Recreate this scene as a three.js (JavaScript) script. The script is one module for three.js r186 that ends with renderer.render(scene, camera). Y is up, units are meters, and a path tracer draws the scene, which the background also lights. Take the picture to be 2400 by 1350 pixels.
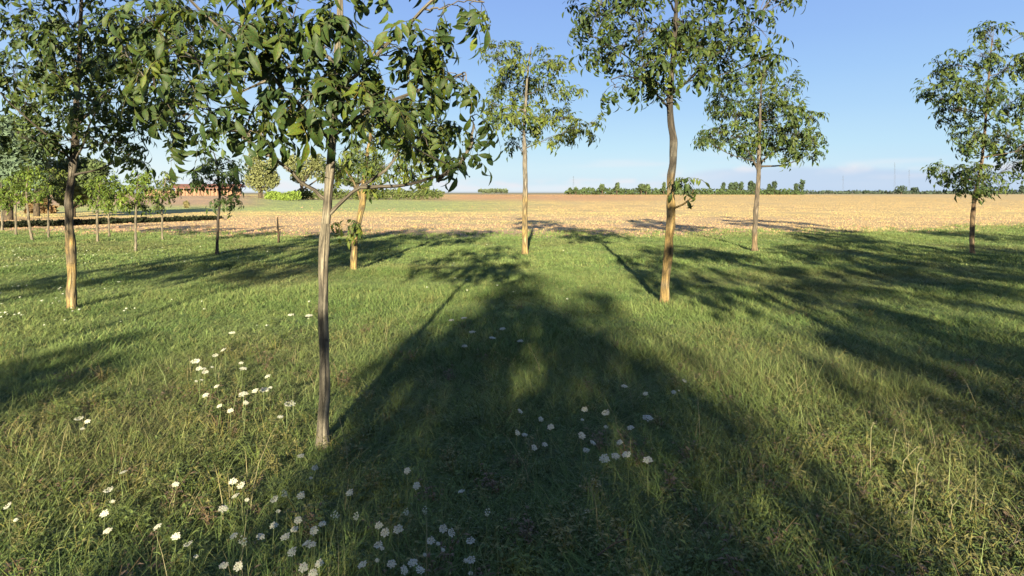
import * as THREE from 'three';
import { mergeGeometries } from 'three/addons/utils/BufferGeometryUtils.js';

// ------------------------------------------------------------------ camera, sky, sun, exposure
const F = 1500, CX = 1200, HY = 452, EYE = 1.6;           // focal length, centre column and horizon row of the 2400 x 1350 photograph
const scene = new THREE.Scene();
const camera = new THREE.PerspectiveCamera(2 * Math.atan(675 / F) * 180 / Math.PI, 2400 / 1350, 0.05, 9000);
camera.position.set(0, EYE, 0);
camera.lookAt(0, EYE, -10);
camera.setViewOffset(2400, 1350, 0, 675 - HY, 2400, 1350); // rising-front lens shift: trunks stay upright
const renderer = new THREE.WebGLRenderer();
renderer.toneMapping = THREE.LinearToneMapping;
const EXPOSURE = 4.2;
renderer.toneMappingExposure = EXPOSURE;
renderer.shadowMap.enabled = true;

const SUN = new THREE.Vector3(-0.05, 0.24, 1).normalize();
const sun = new THREE.DirectionalLight(new THREE.Color(1.0, 0.87, 0.62), 5);
sun.position.copy(SUN).multiplyScalar(80);
sun.castShadow = true;
sun.shadow.radius = 1.2;
Object.assign(sun.shadow.camera, { left: -40, right: 40, top: 40, bottom: -40, near: 1, far: 200 });
sun.shadow.mapSize.set(4096, 4096);
scene.add(sun, sun.target);

// ------------------------------------------------------------------ random numbers and noise
function rng(seed) { let s = seed >>> 0; return () => { s = (s + 0x6d2b79f5) | 0; let t = Math.imul(s ^ (s >>> 15), 1 | s); t = (t + Math.imul(t ^ (t >>> 7), 61 | t)) ^ t; return ((t ^ (t >>> 14)) >>> 0) / 4294967296; }; }
function hash2(ix, iy, k = 0) { let h = Math.imul(ix | 0, 374761393) ^ Math.imul(iy | 0, 668265263) ^ Math.imul(k | 0, 1274126177); h = Math.imul(h ^ (h >>> 13), 1274126177); return ((h ^ (h >>> 16)) >>> 0) / 4294967296; }
function vnoise(x, y, k = 0, per = 0) {
  const ix = Math.floor(x), iy = Math.floor(y), fx = x - ix, fy = y - iy, u = fx * fx * (3 - 2 * fx), v = fy * fy * (3 - 2 * fy);
  const w = (a) => per ? ((a % per) + per) % per : a;
  const a = hash2(w(ix), w(iy), k), b = hash2(w(ix + 1), w(iy), k), c = hash2(w(ix), w(iy + 1), k), d = hash2(w(ix + 1), w(iy + 1), k);
  return a + (b - a) * u + (c - a) * v + (a - b - c + d) * u * v;
}
function fbm(x, y, k = 0, oct = 4) { let s = 0, a = 0.5, n = 0; for (let i = 0; i < oct; i++) { s += a * vnoise(x, y, k + i * 17); n += a; a *= 0.5; x *= 2.03; y *= 2.03; } return s / n; }
const sstep = (a, b, x) => { const t = Math.min(1, Math.max(0, (x - a) / (b - a))); return t * t * (3 - 2 * t); };
const lerp = (a, b, t) => a + (b - a) * t;
const mix3 = (a, b, t) => [lerp(a[0], b[0], t), lerp(a[1], b[1], t), lerp(a[2], b[2], t)];
const s2l = (c) => { c /= 255; return c <= 0.04045 ? c / 12.92 : ((c + 0.055) / 1.055) ** 2.4; };
const lin = (r, g, b) => [s2l(r), s2l(g), s2l(b)];
const V = (x, y, z) => new THREE.Vector3(x, y, z);
const at = (px, py, depth) => V((px - CX) / F * depth, EYE - (py - HY) / F * depth, -depth);
const groundDepth = (py) => EYE * F / (py - HY);

// ------------------------------------------------------------------ sky
function makeSky() {
  const W = 2048, H = 1024, data = new Float32Array(W * H * 4);
  const keys = [[0, [214, 234, 246]], [2, [213, 239, 250]], [4, [198, 233, 252]], [7, [178, 217, 252]], [10, [163, 204, 250]], [13, [152, 192, 247]], [17, [143, 181, 243]], [30, [120, 158, 226]], [60, [98, 130, 190]], [90, [88, 120, 178]]].map(([e, c]) => [e, lin(...c)]);
  for (let r = 0; r < H; r++) {
    const e = ((r + 0.5) / H - 0.5) * 180, ee = Math.max(0, e);
    let i = 0; while (i < keys.length - 2 && keys[i + 1][0] < ee) i++;
    const base = mix3(keys[i][1], keys[i + 1][1], Math.min(1, (ee - keys[i][0]) / (keys[i + 1][0] - keys[i][0])));
    for (let c = 0; c < W; c++) {
      const phi = ((c + 0.5) / W - 0.5) * 2 * Math.PI, dx = Math.cos(phi), dz = Math.sin(phi);
      const az = Math.atan2(dx, -dz) * 180 / Math.PI;                    // 0 ahead, positive to the right
      let col = base;
      const low = Math.exp(-ee / 5);
      const left = sstep(4, -28, az) * sstep(-110, -60, az);
      col = mix3(col, lin(238, 252, 252), left * low * 0.9);
      const right = sstep(10, 38, az) * sstep(120, 70, az);
      col = mix3(col, lin(172, 212, 246), right * Math.exp(-ee / 7) * 0.35);
      // bank of low cloud along the horizon
      const n1 = fbm(az * 0.16 + 40, e * 1.1, 3), n2 = fbm(az * 0.5 + 9, e * 2.6, 8), n3 = fbm(az * 0.09 + 3, 0.5, 21);
      const top = 0.9 + 1.1 * sstep(4, 24, az) + (n1 - 0.5) * 1.3 + (n3 - .5) * .9;
      const inBank = sstep(top + 0.25, top - 0.35, e);
      const lav = mix3(lin(232, 241, 249), lin(196, 214, 240), sstep(6, 24, az));
      col = mix3(col, lav, inBank * 0.75);
      const rim = Math.exp(-(((e - top) / 0.42) ** 2)) * sstep(0.42, 0.7, n2);
      col = mix3(col, lin(240, 238, 243), rim * 0.75);
      const wisp = sstep(0.6, 0.85, fbm(az * 0.1 + 70, e * 1.6, 33)) * Math.exp(-(((e - 2.2) / 1.3) ** 2));
      col = mix3(col, lin(238, 240, 246), wisp * 0.4);
      // brighter, warmer air round the sun behind the camera
      const cs = Math.cos(e * Math.PI / 180), d = dx * cs * SUN.x + Math.sin(e * Math.PI / 180) * SUN.y + dz * cs * SUN.z;
      const g = Math.exp((d - 1) * 5);
      col = mix3(col, [1.0, 0.92, 0.78], g * 0.4);
      if (e < 0) col = mix3(col, [0.16, 0.15, 0.09], sstep(0, -3, e));
      const o = (r * W + c) * 4;
      data[o] = col[0] / EXPOSURE; data[o + 1] = col[1] / EXPOSURE; data[o + 2] = col[2] / EXPOSURE; data[o + 3] = 1;
    }
  }
  const t = new THREE.DataTexture(data, W, H, THREE.RGBAFormat, THREE.FloatType);
  t.mapping = THREE.EquirectangularReflectionMapping; t.magFilter = THREE.LinearFilter; t.needsUpdate = true;
  return t;
}
const skyTexture = makeSky();
scene.background = skyTexture; scene.environment = skyTexture;

// ------------------------------------------------------------------ naming
const used = {};
function numbered(name) { used[name] = (used[name] ?? -1) + 1; return used[name] ? name + '_' + String(used[name]).padStart(3, '0') : name; }
function tag(o, label, category, group, kind) { if (label) o.userData.label = label; if (category) o.userData.category = category; if (group) o.userData.group = group; if (kind) o.userData.kind = kind; return o; }
function base(name, p, label, category, group) { const o = new THREE.Group(); o.name = numbered(name); o.position.copy(p); scene.add(o); return tag(o, label, category, group); }
function part(name, geo, mat, parent) { const m = new THREE.Mesh(geo, mat); m.name = name; m.castShadow = m.receiveShadow = true; parent.add(m); return m; }
function top(name, geo, mat, label, category, kind, group) { const m = part(numbered(name), geo, mat, scene); return tag(m, label, category, group, kind); }

// ------------------------------------------------------------------ textures and materials
function tex(w, h, f, srgb, rx = 1, ry = 1) {
  const d = new Uint8Array(w * h * 4);
  for (let y = 0; y < h; y++) for (let x = 0; x < w; x++) { const c = f(x / w, y / h), o = (y * w + x) * 4; d[o] = c[0] * 255; d[o + 1] = c[1] * 255; d[o + 2] = c[2] * 255; d[o + 3] = 255; }
  const t = new THREE.DataTexture(d, w, h); t.magFilter = THREE.LinearFilter; t.wrapS = t.wrapT = THREE.RepeatWrapping; t.repeat.set(rx, ry);
  if (srgb) t.colorSpace = THREE.SRGBColorSpace; t.needsUpdate = true; return t;
}
const barkV = (u, v) => { // fissured bark, u round the trunk, v along it
  const wv = vnoise(u * 8, v * 4, 5, 8) * 0.9, a = vnoise(u * 24 + wv, v * 5, 1, 0), f = Math.abs(vnoise(u * 14 + wv, v * 3.2, 2) - 0.5) * 2;
  return Math.min(1, 0.25 + 0.75 * Math.pow(f, 0.55)) * (0.72 + 0.28 * a);
};
const barkMap = tex(256, 512, (u, v) => { const b = barkV(u, v), n = vnoise(u * 60, v * 60, 9); const k = Math.min(1, 0.3 + 0.66 * b + 0.16 * (n - 0.5)); return [k, k * 0.98, k * 0.95]; }, true);
const barkBump = tex(256, 512, (u, v) => { const b = barkV(u, v); return [b, b, b]; }, false);
const leafMap = tex(64, 128, (u, v) => { // midrib and side veins, u across and v along the leaflet
  const c = Math.abs(u - 0.5) * 2, mid = sstep(0.09, 0.03, c), vein = sstep(0.8, 1, Math.sin((v * 11 - c * 1.6) * 6.283) * 0.5 + 0.5) * 0.5, n = vnoise(u * 9, v * 16, 77);
  const k = 0.68 + 0.26 * n + 0.28 * mid + 0.2 * vein, sp = sstep(0.74, 0.86, vnoise(u * 5 + 3, v * 9, 79)) + sstep(0.9, 1, Math.max(v, c)) * sstep(0.5, 0.8, vnoise(u * 4, v * 6, 81)); return [Math.min(1, k * (0.96 + 0.08 * n) + sp * 0.12), Math.min(1, k - sp * 0.16), Math.min(1, k * 0.94 - sp * 0.2)].map((x) => Math.max(0.1, x)); }, true);
const M = {
  bark: new THREE.MeshStandardMaterial({ vertexColors: true, map: barkMap, bumpMap: barkBump, bumpScale: 0.014, roughness: 0.92 }),
  twig: new THREE.MeshStandardMaterial({ color: new THREE.Color(0.13, 0.105, 0.075), roughness: 0.9 }),
  leaf: new THREE.MeshPhysicalMaterial({ vertexColors: true, map: leafMap, roughness: 0.58, transmission: 0.3, thickness: 0, ior: 1.4, specularIntensity: 0.55 }),
  farLeaf: new THREE.MeshPhysicalMaterial({ vertexColors: true, roughness: 0.8, transmission: 0.3, thickness: 0, ior: 1.3, specularIntensity: 0.4 }),
  grass: new THREE.MeshPhysicalMaterial({ vertexColors: true, roughness: 0.75, transmission: 0.3, thickness: 0, ior: 1.35, specularIntensity: 0.5 }),
  straw: new THREE.MeshStandardMaterial({ vertexColors: true, roughness: 0.85 }),
  petal: new THREE.MeshPhysicalMaterial({ vertexColors: true, roughness: 0.8, transmission: 0.3, thickness: 0 }),
};
M.leafTones = [[1.05, 1.08, 0.85], [1.6, 1.4, 0.8], [0.8, 0.92, 0.85], [2.5, 2.0, 0.8]].map((c) => { const m = M.leaf.clone(); m.color.setRGB(...c); return m; });

// ------------------------------------------------------------------ geometry collector
class GB {
  constructor() { this.p = []; this.c = []; this.u = []; this.i = []; }
  v(p, c, u = 0, w = 0) { this.p.push(p.x, p.y, p.z); this.c.push(c[0], c[1], c[2]); this.u.push(u, w); return this.p.length / 3 - 1; }
  tri(a, b, c) { this.i.push(a, b, c); }
  tube(pts, radii, sides, colour) {                    // tapered limb; colour(point, t, angle) or fixed
    const rows = []; let len = 0;
    let ref = V(0.31, 0.05, 0.95);
    for (let k = 0; k < pts.length; k++) {
      const d = pts[Math.min(k + 1, pts.length - 1)].clone().sub(pts[Math.max(k - 1, 0)]).normalize();
      const a = ref.clone().sub(d.clone().multiplyScalar(ref.dot(d))).normalize(), b = d.clone().cross(a);
      ref = a;
      if (k) len += pts[k].distanceTo(pts[k - 1]);
      const row = [];
      for (let s = 0; s <= sides; s++) {
        const th = s / sides * Math.PI * 2, q = pts[k].clone().addScaledVector(a, Math.cos(th) * radii[k]).addScaledVector(b, Math.sin(th) * radii[k]);
        row.push(this.v(q, typeof colour === 'function' ? colour(q, k / (pts.length - 1), th) : colour, s / sides, len * 1.4));
      }
      rows.push(row);
    }
    for (let k = 0; k + 1 < rows.length; k++) for (let s = 0; s < sides; s++) { this.tri(rows[k][s], rows[k][s + 1], rows[k + 1][s]); this.tri(rows[k][s + 1], rows[k + 1][s + 1], rows[k + 1][s]); }
    return this;
  }
  add(g, m, tint) {                                    // append another collector's shape, moved and tinted
    const o = this.p.length / 3, q = V();
    for (let k = 0; k < g.p.length; k += 3) { q.set(g.p[k], g.p[k + 1], g.p[k + 2]).applyMatrix4(m); this.p.push(q.x, q.y, q.z); this.c.push(g.c[k] * tint[0], g.c[k + 1] * tint[1], g.c[k + 2] * tint[2]); }
    for (const u of g.u) this.u.push(u);
    for (const i of g.i) this.i.push(i + o);
  }
  geo() {
    const g = new THREE.BufferGeometry();
    g.setAttribute('position', new THREE.BufferAttribute(new Float32Array(this.p), 3));
    g.setAttribute('color', new THREE.BufferAttribute(new Float32Array(this.c), 3));
    g.setAttribute('uv', new THREE.BufferAttribute(new Float32Array(this.u), 2));
    g.setIndex(this.i); g.computeVertexNormals(); return g;
  }
}

// ------------------------------------------------------------------ walnut leaves
// one leaflet: folded along its midrib, arching down; from p along d, face towards n
function leaflet(g, p, d, n, L, W, arch, col, fine) {
  const side = d.clone().cross(n).normalize();
  const prof = fine ? [[0.0, 0.05], [0.2, 0.62], [0.45, 1.0], [0.7, 0.82], [0.88, 0.4], [1, 0.02]] : [[0, 0.05], [0.42, 1], [1, 0.02]];
  const rows = prof.map(([t, w]) => {
    const a = arch * t, m = p.clone().addScaledVector(d, L * t * Math.cos(a * 0.5)).addScaledVector(n, -L * t * Math.sin(a * 0.5));
    const lift = W * w * 0.5 * 0.38;
    return [m.clone().addScaledVector(side, -W * w * 0.5).addScaledVector(n, lift), m, m.clone().addScaledVector(side, W * w * 0.5).addScaledVector(n, lift)].map((q, i) => g.v(q, col, i * 0.5, t));
  });
  for (let k = 0; k + 1 < rows.length; k++) for (const s of [0, 1]) { const [a, b] = [rows[k][s], rows[k][s + 1]], [c, e] = [rows[k + 1][s], rows[k + 1][s + 1]]; g.tri(a, b, c); g.tri(b, e, c); }
}
// a compound leaf along +z, upper face +y
function compoundLeaf(R, fine, pairs, len, llen) {
  const g = new GB(), droop = 0.5 + R() * 0.7, bend = (R() - 0.5) * 0.4, pts = [];
  const N = fine ? 6 : 3;
  for (let k = 0; k <= N; k++) { const t = k / N; pts.push(V(Math.sin(bend * t) * len * t * 0.5, -len * 0.5 * droop * t * t, len * t * (1 - 0.18 * droop * t))); }
  const on = (t) => { const x = Math.min(N - 1e-6, t * N), k = Math.floor(x); return pts[k].clone().lerp(pts[k + 1], x - k); };
  g.tube(pts, pts.map((_, k) => 0.0026 * (1 - 0.6 * k / N)), 3, [0.07, 0.085, 0.03]);
  const one = (t, sgn, L) => {
    const p = on(t), tan = on(Math.min(1, t + 0.08)).sub(on(Math.max(0, t - 0.08))).normalize();
    const n = V(0, 1, 0).addScaledVector(tan, -tan.y).normalize(), s = tan.clone().cross(n).multiplyScalar(-sgn);
    const ang = sgn ? 0.95 + R() * 0.35 : 0, d = tan.clone().multiplyScalar(Math.cos(ang)).addScaledVector(s, Math.sin(ang)).addScaledVector(n, -0.15 - R() * 0.45).normalize();
    const nn = n.clone().addScaledVector(d, -n.dot(d)).normalize().applyAxisAngle(d, (R() - 0.5) * 0.9);
    const k = 0.85 + R() * 0.3, col = [0.042 * k, 0.076 * k, 0.022 * k];
    leaflet(g, p, d, nn, L, L * (0.34 + R() * 0.09), 0.4 + R() * 0.9, col, fine);
  };
  for (let k = 0; k < pairs; k++) { const t = 0.3 + 0.62 * k / pairs, L = llen * (0.72 + 0.35 * k / pairs) * (0.9 + R() * 0.2); one(t, 1, L); one(t + 0.03, -1, L); }
  one(1, 0, llen * 1.15);
  return g;
}
const LR = rng(11);
const fineLeaves = [...Array(14)].map((_, k) => compoundLeaf(LR, true, 3 - (k % 4 === 0), 0.22 + LR() * 0.08, 0.095 + LR() * 0.03));
const fineLeafGeo = fineLeaves.map((g) => g.geo());
const midLeaves = [...Array(10)].map((_, k) => compoundLeaf(LR, false, 2 + (k % 2), 0.22 + LR() * 0.08, 0.12 + LR() * 0.03));

// ------------------------------------------------------------------ tree builder
// o: name, label, category, group, depth, base [px, py], trunk [[px, py, radius]...], limbs [[[px,py,dz]...]...], clumps [[px,py,rx,ry,dz]...], leaves per clump,
//    parts (true: every leaf and limb its own part), tints, lichen height, seed
function barkColour(o, R) {
  const grey = o.grey ?? [0.19, 0.165, 0.13], ochre = o.ochre ?? [0.44, 0.31, 0.11], k = R() * 50;
  return (q) => {
    const n = fbm(q.y * 2.2 + k, Math.atan2(q.z, q.x) * 0.6 + q.x * 3, 41), n2 = vnoise(q.y * 22 + k, (q.x + q.z) * 30, 43);
    const y = sstep(0.12, -0.12, q.y - o.lichen + (n - 0.5) * 0.9);
    const pale = sstep(0.55, 0.7, vnoise(q.y * 9 + k, (q.x - q.z) * 14, 47));
    let c = mix3(grey, ochre, (o.lichen ? y : 0) * (0.75 + 0.25 * n2));
    c = mix3(c, [0.34, 0.33, 0.28], pale * 0.35);
    const knot = sstep(0.62, 0.8, vnoise(q.y * 13 + k, Math.atan2(q.z - 0.01, q.x) * 1.3, 53)); c = mix3(c, [0.075, 0.06, 0.045], knot * 0.6);
    const s = 0.66 + 0.4 * n2; return [c[0] * s, c[1] * s, c[2] * s];
  };
}
function makeTree(o) {
  const R = rng(o.seed), z0 = o.depth, root = at(o.base[0], o.base[1], z0); root.y = 0;
  const t = base(o.name ?? 'walnut_tree', root, o.label, 'tree', o.group);
  const loc = (px, py, dz = 0) => { const k = (z0 - dz) / z0; return at(px, py, z0).sub(root).add(V(0, 0, dz)); };   // dz towards the camera, in metres
  const bc = barkColour(o, R);
  const trunkPts = new THREE.CatmullRomCurve3(o.trunk.map(([x, y]) => loc(x, y))), rad = o.trunk.map((p) => p[2]);
  const NT = o.parts ? 60 : 36, tp = [], tr = [];
  for (let k = 0; k <= NT; k++) { const u = k / NT, p = trunkPts.getPoint(u), x = u * (rad.length - 1), i = Math.min(rad.length - 2, Math.floor(x)); p.x += (vnoise(p.y * 6, o.seed) - 0.5) * 0.012; tp.push(p); tr.push(lerp(rad[i], rad[i + 1], x - i) * (0.88 + 0.24 * vnoise(p.y * 7, o.seed, 2)) + (p.y < 0.16 ? ((0.16 - Math.max(p.y, 0)) ** 2) * rad[0] * 22 : 0)); }
  const tg = new GB(); tg.tube(tp, tr, o.parts ? 14 : 9, bc);
  const nodes = tp.map((p, k) => ({ p, r: tr[k] })).filter((n) => n.p.y > (o.first ?? 1.0));
  const limbs = [];
  const limb = (pts, r0, r1, n = 10) => {
    const c = new THREE.CatmullRomCurve3(pts), P = [], Q = [];
    for (let k = 0; k <= n; k++) { const u = k / n, p = c.getPoint(u); if (k && k < n) p.add(V(R() - 0.5, R() - 0.5, R() - 0.5).multiplyScalar(0.02)); P.push(p); Q.push(lerp(r0, r1, Math.pow(u, 0.8))); }
    limbs.push([P, Q]); for (let k = 2; k <= n; k++) nodes.push({ p: P[k], r: Q[k] });
  };
  for (const l of o.limbs ?? []) { const pts = l.map(([x, y, dz]) => loc(x, y, dz ?? 0)); limb(pts, o.limbR ?? 0.018, 0.007); }
  const leaves = [], tw = new GB();
  const clumps = o.clumps.map(([x, y, rx, ry, dz], k) => {
    const d = dz ?? ((k * 0.618034) % 1 - 0.5) * 2 * (o.spread ?? 1.0);
    return { c: loc(x, y, 0).add(V(0, 0, d)).multiply(V(1, 1, 1)), rx: rx / F * z0, ry: ry / F * z0, x, y, d };
  }).map((q) => { // a clump nearer to the camera keeps its direction from it
    const w = at(q.x, q.y, z0 - q.d).sub(root), k = (z0 - q.d) / z0; return { c: w, rx: q.rx * k, ry: q.ry * k };
  });
  clumps.sort((a, b) => Math.hypot(a.c.x, a.c.z) - Math.hypot(b.c.x, b.c.z));
  for (const q of clumps) {
    let best = null, bs = 1e9;
    for (const n of nodes) { const d = n.p.distanceTo(q.c), up = n.p.y - (q.c.y - 0.25 * Math.hypot(q.c.x - n.p.x, q.c.z - n.p.z)), s = d + (up > 0 ? up * 2.5 : 0); if (s < bs) { bs = s; best = n; } }
    const mid = best.p.clone().lerp(q.c, 0.5).add(V((R() - 0.5) * 0.1, -0.06 * bs + R() * 0.05, (R() - 0.5) * 0.1));
    limb([best.p.clone(), mid, q.c.clone()], Math.min(best.r * 0.7, 0.012 + 0.008 * bs), 0.004, 7);
    const core = limbs[limbs.length - 1][0];
    const count = Math.max(3, Math.round(o.leaves * Math.min(2.2, q.rx * q.ry / (o.refArea ?? 0.05)) * (0.8 + 0.4 * R())));
    for (let k = 0; k < count;) {
      const u = R() * 2 - 1, a = R() * 6.283, m = Math.pow(R(), 0.45), s = Math.sqrt(1 - u * u), dir = V(s * Math.cos(a), u, s * Math.sin(a));
      const end = q.c.clone().add(V(dir.x * q.rx * m, dir.y * q.ry * m, dir.z * Math.min(q.rx, 0.5) * m));
      const from = core[4 + Math.floor(R() * 4)] ?? q.c, twd = end.clone().sub(from);
      tw.tube([from, from.clone().lerp(end, 0.5).add(V(0, 0.02, 0)), end], [0.004, 0.0032, 0.0022], 3, [0.1, 0.085, 0.06]);
      const bunch = 2 + Math.floor(R() * 3);
      for (let b = 0; b < bunch && k < count; b++, k++) {
        const out = twd.clone().normalize().multiplyScalar(0.8).add(V(R() - 0.5, R() * 0.5 - 0.3, R() - 0.5).multiplyScalar(1.7)).normalize();
        out.y = Math.max(-0.75, out.y - 0.15);
        out.normalize();
        leaves.push({ p: end.clone().addScaledVector(out, -0.01), d: out, roll: (R() - 0.5) * 1.1, s: (o.leafScale ?? 1) * (0.72 + R() * 0.5), v: Math.floor(R() * 100), tone: R() });
      }
    }
  }
  const place = (l) => { const zA = l.d, up = V(0, 1, 0).addScaledVector(zA, -zA.y).normalize().applyAxisAngle(zA, l.roll), xA = up.clone().cross(zA); return new THREE.Matrix4().makeBasis(xA, up, zA).scale(V(l.s, l.s, l.s)).setPosition(l.p); };
  const tints = o.tints ?? [[1, 1, 1]];
  if (o.parts) {
    part('trunk', tg.geo(), M.bark, t);
    for (const [P, Q] of limbs) { const g = new GB(); g.tube(P, Q, 7, bc); part('branch', g.geo(), M.bark, t); }
    part('twigs', tw.geo(), M.twig, t).userData.kind = 'stuff';
    const seen = (l) => { const w = l.p.clone().add(root), dep = -w.z, x = CX + w.x / dep * F, y = HY - (w.y - EYE) / dep * F; return x > -60 && x < 2460 && y > -60 ? dep : dep + 50; };
    leaves.sort((a, b) => seen(a) - seen(b));
    leaves.slice(0, 300).forEach((l) => { const m = part('leaf', fineLeafGeo[l.v % fineLeafGeo.length], M.leafTones[l.tone < 0.5 ? 0 : l.tone < 0.72 ? 1 : l.tone < 0.92 ? 2 : 3], t); place(l).decompose(m.position, m.quaternion, m.scale); });
    const rest = leaves.slice(300);
    if (rest.length) { const g = new GB(); for (const l of rest) { const k = 0.95 + 0.55 * l.tone; g.add(fineLeaves[l.v % fineLeaves.length], place(l), [k * (l.tone > 0.6 ? 1.35 : 1), k * (l.tone > 0.6 ? 1.2 : 1), k * 0.9]); } part('foliage', g.geo(), M.leaf, t).userData.kind = 'stuff'; }
  } else {
    for (const [P, Q] of limbs) tg.tube(P, Q, 5, bc);
    part('trunk', tg.geo(), M.bark, t);
    const cr = new GB();
    for (const l of leaves) { const tint = tints[l.v % tints.length], k = 0.8 + 0.45 * l.tone; cr.add(midLeaves[l.v % midLeaves.length], place(l), [tint[0] * k, tint[1] * k, tint[2] * k]); }
    part('crown', cr.geo(), M.leaf, t);
    part('twigs', tw.geo(), M.twig, t).userData.kind = 'stuff';
  }
  return t;
}
const SUNNY = [[1.6, 1.45, 1.1], [2.2, 1.75, 1.0], [1.1, 1.15, 1.1], [2.7, 2.1, 1.2]];
const GREEN = [[1.1, 1.15, 1.15], [1.6, 1.45, 1.2], [0.85, 1, 1.1], [2.1, 1.75, 1.2]];
const LIME = [[2.4, 2.2, 1.0], [3.1, 2.7, 1.0], [1.8, 1.8, 1.0]];

// ------------------------------------------------------------------ ground, field, meadow
const soilBump = tex(256, 256, (u, v) => { const n = fbm(u * 16, v * 16, 61, 4); return [n, n, n]; }, false);
const soilGrain = tex(512, 512, (u, v) => { const a = vnoise(u * 128, v * 128, 71, 128), b = vnoise(u * 32, v * 32, 72, 32), k = 0.8 + 0.2 * (0.6 * a + 0.4 * b); return [k, k, k]; }, true);
function sheet(xs, zs, hf, cf, uvScale) {
  const P = [], C = [], U = [], I = [], n = xs[0].length;
  for (let j = 0; j < zs.length; j++) for (let i = 0; i < n; i++) { const x = xs[j][i], z = zs[j]; P.push(x, hf(x, z), -z); C.push(...cf(x, z)); U.push(x * uvScale, z * uvScale); }
  for (let j = 0; j + 1 < zs.length; j++) for (let i = 0; i + 1 < n; i++) { const a = j * n + i; I.push(a, a + 1, a + n, a + 1, a + n + 1, a + n); }
  const g = new THREE.BufferGeometry();
  g.setAttribute('position', new THREE.BufferAttribute(new Float32Array(P), 3)); g.setAttribute('color', new THREE.BufferAttribute(new Float32Array(C), 3)); g.setAttribute('uv', new THREE.BufferAttribute(new Float32Array(U), 2));
  g.setIndex(I); g.computeVertexNormals(); return g;
}
const range = (n, f) => [...Array(n)].map((_, k) => f(k / (n - 1)));
{ // plain out to the horizon
  const zs = [-600, -60, 20, 120, 400, 600, 800, 1200, 2500, 7000], xs = zs.map(() => range(30, (t) => (t - 0.5) * 12000));
  top('ground', sheet(xs, zs, () => -0.02, (x, z) => { const n = vnoise(x * 0.002, z * 0.004, 5); return mix3([0.12, 0.13, 0.045], [0.3, 0.21, 0.09], n); }, 0.5), new THREE.MeshStandardMaterial({ vertexColors: true, map: soilGrain, roughness: 1 }), 'flat farmland reaching to the horizon', 'ground', 'structure');
}
const edgeZ = (x) => 22.0 + 0.006 * x * x * (x > 0 ? 1.6 : 0.5) + (fbm(x * 0.35, 3, 91, 3) - 0.5) * 3.2;   // where the grass gives way to the stubble
function fieldHeight(x, z) { const a = x / z; return 0.95 * sstep(58, 130, z) * sstep(-0.32, -0.46, a) * sstep(300, 200, z); }
function fieldColour(x, z) {
  const a = x / z, w = Math.log(z), j = (fbm(x * 0.05, w * 6, 101, 3) - 0.5) * 0.28, y = w + j;
  const dirt = [0.5, 0.325, 0.165], stub = [0.55, 0.38, 0.18], gold = [0.62, 0.47, 0.17], green = [0.3, 0.37, 0.1], tan = [0.61, 0.435, 0.17], red = [0.56, 0.3, 0.135], bank = [0.45, 0.28, 0.17];
  let c = mix3(dirt, stub, sstep(3.2, 3.5, y));
  c = mix3(c, gold, sstep(3.6, 3.9, y));
  c = mix3(c, mix3(tan, green, sstep(0.12, -0.16, a) * 0.95), sstep(3.88, 4.15, y));                      // greener strip towards the left
  c = mix3(c, tan, sstep(4.9, 5.2, y) * 0.7);
  c = mix3(c, red, sstep(4.6, 5.2, y) * sstep(-0.2, -0.05, a) * sstep(0.34, 0.1, a) * 0.85);
  c = mix3(c, mix3(c, tan, 0.5), sstep(0.3, 0.5, a));
  const streak = fbm(x * 0.03, z * 0.35, 111, 4), fleck = vnoise(x * 0.9, z * 0.5, 115);
  c = mix3(c, green, sstep(0.58, 0.75, streak) * 0.4 * sstep(0.5, 0, a));
  c = mix3(c, bank, sstep(62, 84, z) * sstep(-0.36, -0.44, a) * sstep(300, 240, z) * 0.9);
  const s = 0.72 + 0.24 * streak - 0.12 * sstep(0.6, 0.9, fleck);
  return [c[0] * s, c[1] * s, c[2] * s];
}
{
  const zs = range(260, (t) => 19 * Math.pow(640 / 19, t)), xs = zs.map((z) => range(220, (t) => (t - 0.5) * 2 * (z * 1.15 + 14)));
  top('stubble_field', sheet(xs, zs, (x, z) => fieldHeight(x, z) - 0.012, fieldColour, 0.6), new THREE.MeshStandardMaterial({ vertexColors: true, map: soilGrain, bumpMap: soilBump, bumpScale: 0.02, roughness: 1 }), 'harvested golden stubble field with bands of bare reddish soil beyond the grass', 'field', 'structure');
}
function meadowTone(x, z) { // 0 fresh green ... 1 dry brown
  const n = fbm(x * 0.45 + 30, z * 0.45, 121, 4), n2 = fbm(x * 0.12, z * 0.12 + 8, 123, 3);
  let d = sstep(0.5, 0.72, n) * 0.62 + (n2 - 0.5) * 0.5;
  d += 0.55 * Math.exp(-(((x + 2.9) / 0.9) ** 2 + ((z - 4.1) / 0.9) ** 2));                             // worn brown patch at the left
  d += 0.3 * sstep(0.6, 2.2, x) * sstep(6.5, 3.2, z);
  d *= 1 - 0.75 * Math.exp(-(((x + 0.2) / 1.3) ** 2)) * sstep(14, 8, z);                            // lush green in the always shaded middle                                                  // drier weeds at the lower right
  return Math.min(1, Math.max(0, d));
}
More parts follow.
